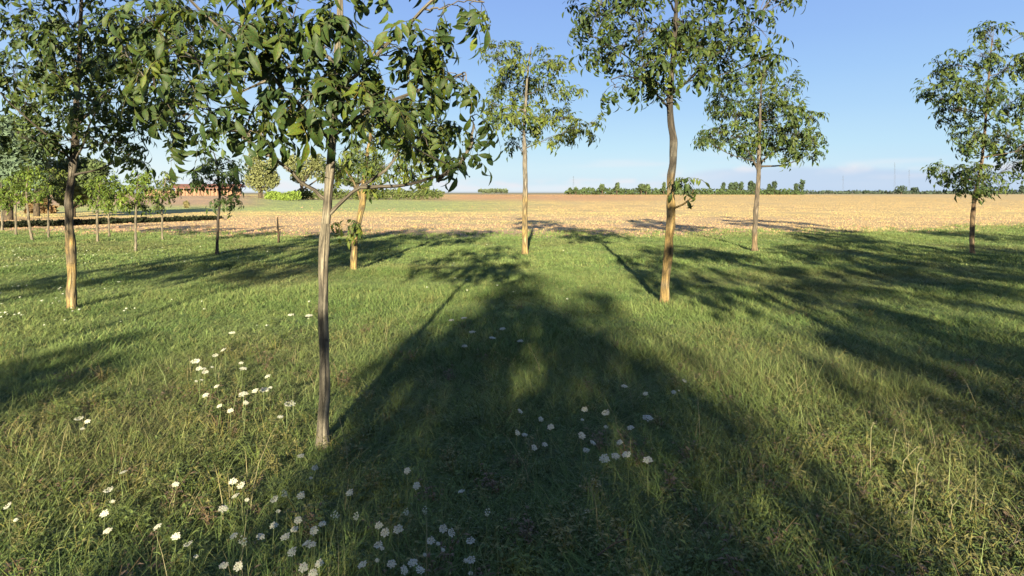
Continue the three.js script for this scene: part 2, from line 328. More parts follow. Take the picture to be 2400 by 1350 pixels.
{
  const zs = range(150, (t) => -30 + 62 * t), xs = zs.map(() => range(200, (t) => (t - 0.5) * 84));
  const z1 = range(150, (t) => -30 + t * 30).concat();
  const rows = range(160, (t) => t);
  const P = [], C = [], U = [], I = [], nx = 220;
  for (let j = 0; j < rows.length; j++) for (let i = 0; i < nx; i++) { const x = (i / (nx - 1) - 0.5) * 90, zz = lerp(-30, edgeZ(x) + 0.8, Math.pow(rows[j], 0.7)), d = meadowTone(x, zz), n = vnoise(x * 3, zz * 3, 131), c = mix3([0.045, 0.06, 0.018], [0.11, 0.085, 0.045], d), s = 0.8 + 0.4 * n; P.push(x, 0, -zz); C.push(c[0] * s, c[1] * s, c[2] * s); U.push(x, zz); }
  for (let j = 0; j + 1 < rows.length; j++) for (let i = 0; i + 1 < nx; i++) { const a = j * nx + i; I.push(a, a + 1, a + nx, a + 1, a + nx + 1, a + nx); }
  const g = new THREE.BufferGeometry(); g.setAttribute('position', new THREE.BufferAttribute(new Float32Array(P), 3)); g.setAttribute('color', new THREE.BufferAttribute(new Float32Array(C), 3)); g.setAttribute('uv', new THREE.BufferAttribute(new Float32Array(U), 2)); g.setIndex(I); g.computeVertexNormals();
  top('meadow', g, new THREE.MeshStandardMaterial({ vertexColors: true, map: soilGrain, bumpMap: soilBump, bumpScale: 0.03, roughness: 1 }), 'mossy earth under the orchard grass', 'meadow', 'structure');
}

// ------------------------------------------------------------------ grass, straw, weeds (uncountable)
function tuftGeo(R, blades, h0, h1, w, spread, lean) {
  const g = new GB();
  for (let b = 0; b < blades; b++) {
    const a = R() * 6.283, r = Math.sqrt(R()) * spread, p = V(Math.cos(a) * r, -0.01, Math.sin(a) * r), h = lerp(h0, h1, R()), az = R() * 6.283, ln = (0.15 + R()) * lean * h, f = az + 1.57 + (R() - 0.5);
    const rows = [];
    const k = 0.75 + 0.5 * R();
    for (const [t, ww] of [[0, 1], [0.4, 0.9], [0.75, 0.6], [1, 0.05]]) {
      const q = p.clone().add(V(Math.cos(az) * ln * t * t, h * t * (1 - 0.25 * lean * t), Math.sin(az) * ln * t * t)), c = [k, k, k];
      rows.push([g.v(q.clone().add(V(Math.cos(f) * w * ww / 2, 0, Math.sin(f) * w * ww / 2)), c), g.v(q.clone().add(V(-Math.cos(f) * w * ww / 2, 0, -Math.sin(f) * w * ww / 2)), c)]);
    }
    for (let j = 0; j < 3; j++) { const [a0, b0] = rows[j], [a1, b1] = rows[j + 1]; g.tri(a0, b0, a1); g.tri(b0, b1, a1); }
  }
  return g.geo();
}
function weedGeo(R, n, hmax, s) { // little stems with small ovate leaves and seed heads
  const g = new GB();
  for (let k = 0; k < n; k++) {
    const h = hmax * (0.35 + 0.65 * R()), a = R() * 6.283, e = V(Math.cos(a) * h * (0.3 + R() * .5), h, Math.sin(a) * h * (0.3 + R() * .5)), o = V((R() - .5) * 0.08, 0, (R() - .5) * 0.08);
    g.tube([o, o.clone().lerp(e.clone().add(o), 0.5).add(V(0, h * 0.12, 0)), e.clone().add(o)], [0.0016, 0.0013, 0.0008], 3, [0.8, 0.8, 0.6]);
    for (let l = 0; l < 6; l++) { const t = 0.25 + 0.75 * R(), b = R() * 6.283, d = V(Math.cos(b), 0.1 + R() * 0.8, Math.sin(b)).normalize(), nn = V(0, 1, 0).addScaledVector(d, -d.y).normalize(), c = 0.8 + R() * 0.6; leaflet(g, o.clone().addScaledVector(e, t), d, nn, s * (0.6 + R() * 0.7), s * 0.42, 0.5, [c, c, c], false); }
  }
  return g.geo();
}
function scatter(name, geos, mat, label, category, sets) { // one uncountable mass; each set fills one InstancedMesh
  sets.forEach(({ list, geo }, k) => {
    const m = new THREE.InstancedMesh(geo, mat, list.length), q = new THREE.Object3D(), c = new THREE.Color();
    list.forEach((e, i) => { q.position.set(e.x, e.y ?? 0, -e.z); q.rotation.set(e.tx ?? 0, e.r, e.tz ?? 0); q.scale.set(e.s, e.s * (e.h ?? 1), e.s); q.updateMatrix(); m.setMatrixAt(i, q.matrix); m.setColorAt(i, c.setRGB(...e.c)); });
    m.name = numbered(name); m.castShadow = m.receiveShadow = true; scene.add(m); tag(m, label[k] ?? label[0], category, null, 'stuff');
  });
}
const GR = rng(77);
function grassColour(x, z, R) {
  const d = meadowTone(x, z), n = fbm(x * 1.3, z * 1.3, 141, 3), r = R();
  let c = mix3([0.09, 0.155, 0.042], [0.17, 0.22, 0.068], n);
  if (r < 0.2) c = mix3(c, [0.24, 0.24, 0.09], 0.6);
  c = mix3(c, r < 0.5 ? [0.2, 0.155, 0.08] : [0.13, 0.125, 0.045], d * (0.2 + 0.6 * R()));
  const s = 0.75 + 0.5 * R(); return [c[0] * s, c[1] * s, c[2] * s];
}
function fill(za, zb, density, sMin, sMax, keep, margin = 1.2) {
  const list = [], half = (z) => z * 0.84 + margin, steps = Math.ceil((zb - za) / 0.25);
  for (let k = 0; k < steps; k++) {
    const z0 = za + (zb - za) * k / steps, dz = (zb - za) / steps, hw = half(z0 + dz / 2), n = Math.round(2 * hw * dz * density);
    for (let i = 0; i < n; i++) { const x = (GR() * 2 - 1) * hw, z = z0 + GR() * dz; if (keep && !keep(x, z)) continue; const hh = fbm(x * 0.8, z * 0.8, 151, 3); list.push({ x, z, r: GR() * 6.283, s: lerp(sMin, sMax, GR()), h: 0.42 + 1.35 * hh * hh, tx: (GR() - .5) * 0.3, tz: (GR() - .5) * 0.3, c: grassColour(x, z, GR) }); }
  }
  return list;
}
{
  const near = fill(2.0, 6.2, 1150, 0.75, 1.25), mid = fill(6.2, 13, 460, 0.8, 1.3), far = fill(13, 34, 190, 0.8, 1.35, (x, z) => z < edgeZ(x) - GR() * GR() * 2.5 + (GR() < 0.28 ? GR() * GR() * 7 : 0), 2);
  const A = [tuftGeo(GR, 17, 0.05, 0.15, 0.0038, 0.05, 0.9), tuftGeo(GR, 14, 0.06, 0.19, 0.0038, 0.05, 1.1)];
  const sets = A.map((geo, k) => ({ geo, list: near.filter((_, i) => i % 2 === k) }));
  sets.push({ geo: tuftGeo(GR, 15, 0.05, 0.16, 0.0075, 0.09, 0.9), list: mid }, { geo: tuftGeo(GR, 14, 0.05, 0.14, 0.014, 0.16, 0.9), list: far });
  scatter('grass', null, M.grass, ['short meadow grass at the front of the orchard', 'longer meadow grass mixed in at the front of the orchard', 'meadow grass in the middle of the orchard', 'meadow grass at the far side of the orchard along the field'], 'grass', sets);
  // low weeds with small leaves, thick at the lower right
  const weeds = [];
  for (let k = 0; k < 8000; k++) { const z = 2.1 + GR() * GR() * 7, x = (GR() * 2 - 1) * (z * 0.84 + 0.6), d = meadowTone(x, z); if (GR() > 0.12 + 0.8 * d * d + 0.35 * sstep(0.3, 1.8, x) * sstep(6, 3, z)) continue; const r = GR(), c = r < 0.6 ? [0.12, 0.16, 0.045] : r < 0.9 ? [0.2, 0.19, 0.07] : [0.17, 0.12, 0.075]; weeds.push({ x, z, r: GR() * 6.283, s: 0.7 + GR() * 0.7, c }); }
  scatter('weeds', null, M.grass, ['low leafy weeds and clover drying among the near grass'], 'weeds', [{ geo: weedGeo(GR, 8, 0.17, 0.024), list: weeds }]);
  // thin pale seed stalks
  const stalks = [];
  for (let k = 0; k < 380; k++) { const z = 2.2 + GR() * GR() * 9, x = (GR() * 2 - 1) * (z * 0.84 + 0.6); if (GR() > 0.25 + meadowTone(x, z)) continue; stalks.push({ x, z, r: GR() * 6.283, s: 0.8 + GR() * 0.6, tx: (GR() - .5) * .5, tz: (GR() - .5) * .5, c: GR() < 0.4 ? [0.2, 0.175, 0.09] : [0.13, 0.16, 0.06] }); }
  scatter('seed_grass', null, M.straw, ['thin pale seed stalks standing above the near grass'], 'grass', [{ geo: tuftGeo(GR, 3, 0.16, 0.32, 0.002, 0.03, 0.6), list: stalks }]);
  // stubble and clods on the field
  const stubble = [], clods = [];
  for (let k = 0; k < 60000; k++) { const z = 22 * Math.pow(26, Math.pow(GR(), 0.85)), x = (GR() * 2 - 1) * (z * 0.86 + 2); if (z < edgeZ(x) + 1.5 * GR() || vnoise(x * 0.3, z * 0.12, 161) < 0.2) continue; const c = fieldColour(x, z), s = 0.68 + 0.14 * GR(), f = Math.max(1, z / 55); stubble.push({ x, z, y: fieldHeight(x, z) - 0.015, r: GR() * 6.283, s: f * (0.8 + GR() * 0.6), h: Math.max(0.3, 1 / f), c: [c[0] * s, c[1] * s, c[2] * s] }); }
  scatter('stubble', null, M.straw, ['short cut straw standing across the golden field'], 'stubble', [{ geo: tuftGeo(GR, 7, 0.02, 0.075, 0.022, 0.4, 1.0), list: stubble }]);
  for (let k = 0; k < 3000; k++) { const z = 25 * Math.pow(3.2, GR()), x = (GR() * 2 - 1) * (z * 0.86 + 2); if (z < edgeZ(x) + 0.5 || vnoise(x * 0.12 + 5, z * 0.2, 165) < 0.52) continue; const c = GR() < 0.6 ? [0.26, 0.15, 0.085] : [0.2, 0.15, 0.06]; clods.push({ x, z, y: -0.02, r: GR() * 6.283, s: 0.03 + GR() * GR() * 0.1, h: 0.6, tx: GR(), c }); }
  const clod = new THREE.IcosahedronGeometry(1, 1); { const p = clod.attributes.position; for (let i = 0; i < p.count; i++) { const k = 0.7 + 0.6 * hash2(Math.round(p.getX(i) * 50), Math.round(p.getY(i) * 50), Math.round(p.getZ(i) * 50)); p.setXYZ(i, p.getX(i) * k, p.getY(i) * k, p.getZ(i) * k); } clod.setAttribute('color', new THREE.BufferAttribute(new Float32Array(p.count * 3).fill(1), 3)); clod.computeVertexNormals(); }
  scatter('clods', null, M.straw, ['brown clods of earth strewn along the near edge of the field'], 'clods', [{ geo: clod, list: clods }]);
  // tiny white clover heads far out in the grass
  const clover = [], cg = new GB(); for (let k = 0; k < 5; k++) { const a = k * 1.257, o = cg.v(V(0, 0.004, 0), [1, 1, 1]), p = cg.v(V(Math.cos(a) * 0.014, 0, Math.sin(a) * 0.014), [1, 1, 1]), q = cg.v(V(Math.cos(a + 0.9) * 0.014, 0.006, Math.sin(a + 0.9) * 0.014), [1, 1, 1]); cg.tri(o, p, q); }
  for (let k = 0; k < 260; k++) { const z = 7 + GR() * 12, x = -z * 0.8 + GR() * GR() * z * 1.1; if (vnoise(x * 0.7, z * 0.5, 171) < 0.5) continue; clover.push({ x, z, y: 0.12 + GR() * 0.08, r: GR() * 6, s: 0.7 + GR(), tx: 0.5 * GR(), c: [0.5, 0.52, 0.38] }); }
  scatter('clover_blossom', null, M.petal, ['tiny pale clover blossoms sprinkled over the sunlit grass'], 'clover', [{ geo: cg.geo(), list: clover }]);
}

// ------------------------------------------------------------------ the orchard's walnut trees
const D = groundDepth;
makeTree({ seed: 3, depth: D(1055), base: [757, 1055], parts: true, lichen: 0, grey: [0.37, 0.335, 0.25], first: 1.45,
  label: 'nearest young walnut tree, grey trunk forking low under large dark leaves', group: null,
  trunk: [[755, 1062, 0.038], [757, 980, 0.034], [760, 880, 0.031], [758, 760, 0.03], [756, 640, 0.031], [764, 500, 0.031], [772, 420, 0.028], [779, 300, 0.025], [790, 160, 0.022], [798, 20, 0.018], [806, -150, 0.012], [800, -330, 0.007]],
  limbs: [[[767, 470], [735, 440, .05], [700, 408, .1], [650, 365, .15], [600, 330, .2]], [[772, 502], [820, 458, 0], [862, 425, -.05], [905, 390, -.1], [930, 330, -.2]], [[845, 438], [920, 438, 0], [1000, 424, .1], [1075, 400, .2]], [[1030, 425, .1], [1080, 388, .15], [1110, 340, .2], [1115, 300, .2]], [[776, 330], [700, 220, .3], [640, 150, .5], [560, 60, .7]], [[785, 220], [870, 170, .2], [980, 100, .4], [1060, 35, .5], [1130, 10, .5]], [[778, 320], [880, 270, .2], [1000, 230, .3], [1090, 195, .3]], [[790, 150], [700, 100, -.3], [600, 130, -.5], [470, 180, -.6]]],
  limbR: 0.014, leaves: 33, refArea: 0.045, leafScale: 0.82,
  clumps: [[430, 120, 80, 70, .5], [560, 60, 100, 65, .7], [690, 70, 100, 80, .5], [820, 50, 90, 70, .6], [905, 130, 80, 70, .2], [980, 80, 70, 50, .4], [1050, 15, 50, 30, .5], [1135, 5, 55, 22, .5], [640, 190, 90, 70, .3], [750, 200, 90, 75, .6], [865, 215, 90, 75, .4], [990, 190, 80, 50, .2], [1085, 190, 60, 45, .3], [1105, 285, 45, 35, .2], [950, 290, 80, 50, 0], [995, 325, 60, 32, -.2], [1082, 372, 46, 26, .25], [860, 255, 70, 50, .7], [700, 258, 80, 48, .4], [590, 262, 70, 46, .1], [480, 250, 80, 50, -.2], [420, 290, 45, 35, -.3], [570, 318, 50, 26, .2], [615, 305, 40, 24, .3], [1010, 270, 60, 50, -.3], [760, 100, 80, 60, -.5], [560, 160, 70, 60, -.6], [700, -90, 140, 70, 0], [900, -90, 120, 70, .2], [520, -80, 120, 60, -.2], [800, -220, 120, 70, 0], [350, 40, 60, 50, .1], [330, 170, 50, 45, -.2], [290, 110, 45, 45, -.4]] });

const BV = D(735);
makeTree({ seed: 5, depth: BV, base: [167, 735], parts: true, lichen: 1.05, grey: [0.16, 0.13, 0.09], ochre: [0.5, 0.36, 0.13], first: 1.75,
  label: 'dense walnut tree with yellowish lower trunk, in front of the lime saplings',
  trunk: [[170, 742, 0.062], [168, 680, 0.057], [168, 600, 0.06], [163, 540, 0.054], [162, 470, 0.046], [170, 400, 0.048], [176, 340, 0.042], [180, 240, 0.034], [186, 130, 0.028], [190, 0, 0.02], [192, -120, 0.012]],
  limbs: [[[172, 385], [150, 340, .1], [110, 290, .3], [70, 230, .5]], [[175, 380], [205, 345, .1], [250, 290, .3], [300, 220, .4]], [[178, 300], [240, 200, -.2], [330, 120, -.4]]],
  leaves: 52, refArea: 0.1, leafScale: 0.92, spread: 1.1,
  clumps: [[60, 60, 70, 60], [160, 50, 80, 60], [270, 50, 80, 60], [350, 40, 70, 55], [400, 110, 60, 55], [30, 160, 60, 55], [110, 160, 70, 60], [210, 150, 80, 60], [310, 160, 80, 60], [60, 240, 55, 45], [140, 260, 65, 50], [230, 250, 75, 55], [320, 260, 70, 50], [100, 320, 45, 35], [180, 330, 60, 40], [270, 330, 65, 40], [380, 230, 50, 45], [420, 20, 60, 50], [-60, 120, 70, 90], [160, -80, 120, 60], [330, -80, 110, 60], [20, -80, 90, 60], [300, 365, 35, 20], [440, 180, 45, 40], [470, 60, 50, 55], [390, 290, 45, 35], [250, 120, 70, 60], [120, 110, 70, 60], [40, 310, 35, 30]] });

const EV = D(725);
makeTree({ seed: 8, depth: EV, base: [1558, 725], parts: true, lichen: 1.78, grey: [0.085, 0.072, 0.055], ochre: [0.5, 0.35, 0.12], first: 2.4,  // upper bark coloured darker to carry the shade there; ochre lichen below
  label: 'tall slender walnut tree with shade-darkened bent upper trunk and yellow lower trunk',
  trunk: [[1556, 732, 0.068], [1560, 660, 0.062], [1567, 580, 0.06], [1573, 490, 0.058], [1572, 430, 0.052], [1577, 380, 0.05], [1578, 330, 0.05], [1571, 270, 0.045], [1572, 200, 0.04], [1580, 100, 0.032], [1586, 0, 0.024], [1590, -130, 0.012]],
  limbs: [[[1569, 255], [1545, 235, .1], [1510, 200, .2], [1450, 190, .4], [1420, 200, .45]], [[1575, 220], [1610, 190, .1], [1660, 140, .2], [1730, 100, .3]], [[1572, 230], [1530, 170, -.2], [1470, 110, -.4], [1390, 60, -.5]], [[1569, 488], [1590, 482, .1], [1610, 464, .15], [1617, 445, .2]]],
  leaves: 54, refArea: 0.1, leafScale: 0.9, spread: 1.1,
  clumps: [[1385, 40, 55, 45], [1450, 105, 65, 55], [1430, 30, 60, 50], [1510, 60, 60, 55], [1490, 180, 55, 40], [1440, 205, 40, 28, .4], [1560, 130, 60, 50], [1600, 50, 60, 55], [1640, 165, 45, 35], [1680, 60, 70, 55], [1700, 130, 60, 45], [1770, 60, 60, 50], [1790, 140, 35, 35, .3], [1560, 205, 40, 25, -.3], [1610, 120, 50, 40], [1430, -50, 80, 50], [1560, -60, 80, 55], [1700, -40, 90, 55], [1810, -5, 45, 40], [1560, -130, 90, 50], [1510, 150, 40, 35, .7], [1618, 430, 24, 19, .2], [1616, 434, 20, 16, .2]] });

makeTree({ seed: 13, depth: D(640), base: [830, 640], lichen: 3, ochre: [0.52, 0.38, 0.13], first: 0.8, tints: SUNNY,
  label: 'small walnut tree with all-yellow forked trunk standing behind the nearest tree',
  trunk: [[828, 646, 0.075], [830, 600, 0.068], [833, 550, 0.066], [843, 510, 0.06], [850, 470, 0.062], [852, 440, 0.05], [858, 380, 0.036], [868, 320, 0.026], [880, 260, 0.016]],
  limbs: [[[849, 475], [840, 450], [825, 420], [810, 390, .2]], [[851, 465], [875, 445], [905, 425], [940, 400, .2]]], limbR: 0.04,
  leaves: 75, refArea: 0.2, leafScale: 1.0, spread: 0.9,
  clumps: [[800, 400, 40, 30], [830, 350, 45, 35], [880, 320, 50, 40], [900, 390, 50, 35], [950, 400, 50, 30], [960, 340, 50, 40], [1010, 370, 40, 35], [870, 260, 50, 40], [940, 280, 50, 40], [1010, 310, 45, 35], [1040, 290, 30, 25], [850, 420, 30, 20], [980, 250, 45, 30],
    [800, 525, 17, 14, .4], [832, 515, 16, 16, .5], [850, 528, 16, 13, .2], [818, 545, 14, 8, .5]] });

makeTree({ seed: 17, depth: D(598), base: [1230, 598], lichen: 1.45, grey: [0.34, 0.31, 0.26], ochre: [0.55, 0.4, 0.14], first: 2.4, tints: SUNNY,
  label: 'slim walnut tree with pale trunk and open yellow-green crown alone against the sky',
  trunk: [[1231, 603, 0.085], [1230, 560, 0.078], [1230, 500, 0.072], [1231, 430, 0.062], [1230, 370, 0.055], [1228, 320, 0.045], [1232, 240, 0.034], [1238, 160, 0.022], [1245, 110, 0.012]],
  leaves: 105, refArea: 0.22, leafScale: 1.0, spread: 1.0,
  clumps: [[1165, 125, 32, 28], [1205, 150, 35, 28], [1180, 190, 38, 32], [1285, 140, 38, 28], [1320, 150, 22, 16], [1230, 220, 40, 30], [1285, 200, 36, 28], [1330, 215, 28, 16], [1180, 270, 42, 34], [1250, 275, 48, 36], [1310, 270, 38, 30], [1360, 300, 36, 22], [1395, 285, 16, 14], [1215, 335, 28, 18], [1285, 325, 30, 16], [1150, 240, 24, 24], [1200, 110, 22, 14], [1330, 310, 30, 18], [1245, 180, 22, 25]] });

makeTree({ seed: 19, depth: D(592), base: [1769, 592], lichen: 0.5, grey: [0.24, 0.2, 0.15], ochre: [0.36, 0.26, 0.14], first: 2.3, tints: GREEN,
  label: 'bushy walnut tree with broad low crown beside the tall slender tree',
  trunk: [[1769, 598, 0.075], [1769, 550, 0.066], [1772, 490, 0.062], [1777, 430, 0.06], [1778, 385, 0.058], [1780, 330, 0.042], [1782, 260, 0.028], [1785, 190, 0.014]],
  limbs: [[[1777, 400], [1765, 375], [1740, 345, .2], [1700, 320, .4]], [[1778, 390], [1800, 365], [1840, 348, .2], [1890, 345, .4]]], limbR: 0.035,
  leaves: 125, refArea: 0.22, leafScale: 1.0, spread: 1.2,
  clumps: [[1690, 225, 36, 32], [1740, 190, 38, 34], [1790, 170, 36, 30], [1840, 205, 34, 30], [1720, 265, 44, 36], [1790, 245, 48, 38], [1850, 265, 38, 32], [1680, 310, 44, 26], [1650, 325, 22, 14], [1740, 320, 50, 32], [1810, 310, 50, 34], [1870, 310, 44, 32], [1915, 320, 30, 22], [1900, 360, 28, 14], [1840, 350, 40, 20], [1770, 355, 36, 18], [1905, 270, 20, 20]] });

makeTree({ seed: 23, depth: D(600), base: [2278, 600], lichen: 0.9, grey: [0.3, 0.2, 0.12], ochre: [0.34, 0.24, 0.13], first: 1.4, tints: GREEN,
  label: 'walnut tree with leaning thin trunk and tall ragged crown, last towards the open field end',
  trunk: [[2278, 606, 0.062], [2278, 560, 0.055], [2280, 500, 0.05], [2286, 455, 0.046], [2298, 400, 0.042], [2306, 330, 0.036], [2312, 250, 0.03], [2318, 170, 0.022], [2325, 90, 0.012]],
  leaves: 115, refArea: 0.22, leafScale: 1.0, spread: 1.2,
  clumps: [[2320, 75, 24, 28], [2300, 125, 34, 32], [2220, 150, 28, 38], [2245, 195, 34, 30], [2180, 220, 28, 22], [2235, 255, 40, 32], [2300, 210, 50, 42], [2360, 160, 40, 30], [2370, 240, 50, 45], [2285, 315, 46, 40], [2350, 320, 50, 40], [2265, 395, 44, 24], [2208, 400, 18, 26], [2235, 420, 24, 16], [2320, 425, 36, 24], [2390, 380, 36, 30], [2405, 80, 26, 12], [2440, 130, 50, 50], [2450, 240, 50, 60], [2440, 340, 50, 50], [2285, 435, 36, 18]] });

makeTree({ seed: 29, depth: D(600), base: [508, 600], lichen: 0, grey: [0.07, 0.055, 0.04], first: 1.6, tints: [[0.9, 1, 1.05], [1.2, 1.2, 0.95]],
  label: 'thin dark-stemmed walnut tree with flat layered crown in front of the red-roofed shed',
  trunk: [[508, 606, 0.04], [510, 560, 0.036], [512, 510, 0.034], [515, 460, 0.03], [512, 420, 0.026], [508, 380, 0.018], [500, 355, 0.008]],
  leaves: 120, refArea: 0.2, leafScale: 1.1, spread: 0.7,
  clumps: [[465, 402, 24, 9], [500, 378, 34, 16], [540, 378, 28, 18], [490, 418, 34, 12], [535, 412, 30, 14], [492, 352, 18, 8], [560, 400, 14, 12], [540, 440, 22, 10], [515, 462, 16, 9], [540, 468, 16, 10], [558, 425, 14, 8]] });

// young lime-green saplings in the sun at the left
const saplingTrees = [
  ['sapling_tree', 31, 318, 592, [[318, 597, 0.035], [318, 540, 0.03], [320, 470, 0.026], [325, 410, 0.012]], [[300, 440, 26, 22], [340, 435, 28, 24], [320, 410, 28, 14], [345, 405, 20, 12], [305, 475, 22, 16], [340, 475, 24, 16], [290, 460, 16, 12]], LIME, 'lime-green sapling with pale stem nearest to the thin dark-stemmed tree'],
  ['sapling_tree', 32, 381, 565, [[381, 569, 0.035], [380, 520, 0.03], [380, 470, 0.025], [390, 410, 0.012]], [[395, 420, 20, 18], [385, 450, 22, 18], [405, 440, 14, 14], [370, 475, 16, 14], [392, 405, 14, 8]], SUNNY, 'narrow olive-green sapling between the lime sapling and the red-roofed shed'],
  ['sapling_tree', 33, 229, 570, [[229, 574, 0.04], [228, 520, 0.034], [230, 470, 0.03], [236, 420, 0.012]], [[225, 430, 24, 20], [250, 425, 24, 20], [215, 465, 22, 18], [245, 465, 26, 18], [262, 450, 14, 16]], LIME, 'round lime-green sapling just past the dense yellow-trunked tree'],
  ['sapling_tree', 34, 256, 557, [[256, 561, 0.035], [255, 525, 0.03], [255, 480, 0.02], [258, 450, 0.01]], [[258, 465, 18, 14], [268, 485, 14, 9], [270, 440, 14, 14]], LIME, 'small sapling with short bare stem tucked behind the round lime sapling'],
  ['sapling_tree', 35, 76, 567, [[77, 571, 0.045], [71, 540, 0.038], [66, 500, 0.034], [62, 450, 0.026], [66, 400, 0.012]], [[55, 420, 24, 20], [85, 410, 24, 18], [65, 450, 30, 20], [95, 445, 22, 20], [70, 392, 18, 10]], LIME, 'lime-green sapling with a slanting pale stem'],
  ['sapling_tree', 36, 114, 562, [[114, 566, 0.035], [113, 520, 0.03], [114, 470, 0.025], [118, 410, 0.012]], [[110, 420, 22, 18], [130, 415, 22, 18], [118, 450, 24, 20], [138, 455, 18, 14]], SUNNY, 'green sapling with straight pale stem beside the slanting one'],
  ['sapling_tree', 37, 38, 552, [[38, 556, 0.04], [37, 520, 0.034], [36, 470, 0.03], [34, 430, 0.012]], [[25, 440, 22, 20], [45, 450, 20, 16], [28, 470, 24, 16], [40, 420, 18, 12]], LIME, 'lime-green sapling with upright stem between the slanting one and the picture edge'],
  ['sapling_tree', 38, 5, 540, [[5, 544, 0.045], [5, 505, 0.04], [4, 460, 0.03], [2, 420, 0.012]], [[0, 430, 22, 20], [-10, 460, 22, 18], [14, 475, 20, 16]], LIME, 'lime-green sapling cut by the picture edge'],
];
for (const [name, seed, x, y, trunk, clumps, tints, label] of saplingTrees) makeTree({ name, seed, depth: D(y), base: [x, y], trunk, clumps, tints, label, group: 'lime-green saplings at the meadow edge', lichen: 0, grey: [0.36, 0.32, 0.22], first: 1.0, leaves: 170, refArea: 0.25, leafScale: 0.85, spread: 0.5 });

// dead stub in the grass by the field
{
  const dz = D(572), p = at(652, 572, dz); p.y = 0; const b = base('tree_stub', p, 'thin bare dead stem sticking up at the edge of the golden stubble', 'stub'), L = (x, y) => at(x, y, dz).sub(p), g = new GB();
  g.tube([L(653, 576), L(653, 550), L(651, 530), L(651, 508)], [0.04, 0.036, 0.026, 0.012], 7, [0.16, 0.11, 0.06]); part('stem', g.geo(), M.bark, b);
  const h = new GB(); h.tube([L(652, 545), L(645, 541), L(638, 540)], [0.012, 0.01, 0.005], 5, [0.16, 0.11, 0.06]); part('twig', h.geo(), M.bark, b);
  const h2 = new GB(); h2.tube([L(652, 540), L(660, 536), L(668, 534)], [0.012, 0.01, 0.005], 5, [0.16, 0.11, 0.06]); part('twig', h2.geo(), M.bark, b);
}

// ------------------------------------------------------------------ walnut trees outside the frame that throw the long shadows
{
  const spec = (seed) => ({ seed, depth: 10, base: [1200, 692], lichen: 0.8, first: 2.1, tints: GREEN, leaves: 23, refArea: 0.12, leafScale: 1.4, spread: 1.25,
    label: 'walnut tree outside the picture, throwing its shadow onto the meadow', group: 'walnut trees outside the picture', name: 'walnut_tree',
    trunk: [[1200, 697, 0.07], [1202, 600, 0.06], [1198, 500, 0.055], [1203, 380, 0.045], [1206, 250, 0.03], [1200, 110, 0.012]],
    clumps: [...Array(19)].map((_, k) => { const R = rng(seed * 100 + k), u = (k + 0.5) / 19, y = 340 - 230 * u, w = 215 * Math.sin(Math.PI * (0.2 + 0.72 * u)), a = k * 2.39996; return [1200 + Math.cos(a) * w * (0.5 + 0.5 * R()), y + (R() - 0.5) * 40, 52 + R() * 22, 36 + R() * 18, Math.sin(a) * w / 150]; }) });
  const protos = [makeTree(spec(51)), makeTree(spec(52))];
  const spots = [[-0.7, 7.6, 0.2, 1.04, 0.94], [3.6, 8.0, 1.9, 1.0], [8.7, 5.5, 3.3, 1.05], [-7.7, -2.5, 4.1, 0.95], [3.3, -0.1, 5.2, 1.1], [12.6, -2.5, 0.9, 1.0], [10.2, -8.5, 2.6, 0.95], [-5.0, -1.4, 3.8, 0.75, 1.15], [16.5, -9.0, 1.2, 1.05], [-0.45, 12.6, 2.2, 0.82, 1.45], [-0.4, 10.2, 3.1, 0.85], [7.4, -1.8, 0.4, 1.05], [5.6, 3.0, 4.5, 1.0], [9.6, -0.4, 5.5, 1.0], [19.5, -5.0, 2.0, 1.05], [-6.8, 11.5, 1.0, 0.7], [-4.4, 3.4, 2.9, 0.55, 0.62], [-6.4, 5.2, 1.7, 0.5, 0.7]];
  spots.forEach(([x, z, turn, s, sy], k) => {
    let t = protos[k];
    if (!t) { t = protos[k % 2].clone(); t.name = numbered('walnut_tree'); scene.add(t); }
    t.position.set(x, 0, z); t.rotation.y = turn; t.scale.set(s, sy ?? s, s);
  });
}

// ------------------------------------------------------------------ far trees, hedges, buildings beyond the field
function puff(g, R, c, rx, ry, rz, n, s, col) { // leaf clumps spread through a crown's volume
  for (let k = 0; k < n; k++) {
    const u = R() * 2 - 1, a = R() * 6.283, m = Math.pow(R(), 0.4), q = Math.sqrt(1 - u * u), d = V(q * Math.cos(a), u, q * Math.sin(a));
    const p = c.clone().add(V(d.x * rx * m, d.y * ry * m, d.z * rz * m)), nn = V(R() - .5, R() - .5, R() - .5).normalize().add(d.clone().multiplyScalar(0.8)).normalize(), t = V(R() - .5, R() - .5, R() - .5).cross(nn).normalize(), w = s * (0.5 + R()), k2 = 0.7 + 0.6 * R(), cc = [col[0] * k2, col[1] * k2, col[2] * k2];
    const b = nn.clone().cross(t), i0 = g.v(p.clone().addScaledVector(t, -w), cc), i1 = g.v(p.clone().addScaledVector(b, w * 0.45).addScaledVector(nn, w * 0.15), cc), i2 = g.v(p.clone().addScaledVector(t, w), cc), i3 = g.v(p.clone().addScaledVector(b, -w * 0.45).addScaledVector(nn, w * 0.15), cc);
    g.tri(i0, i1, i2); g.tri(i0, i2, i3);
  }
}
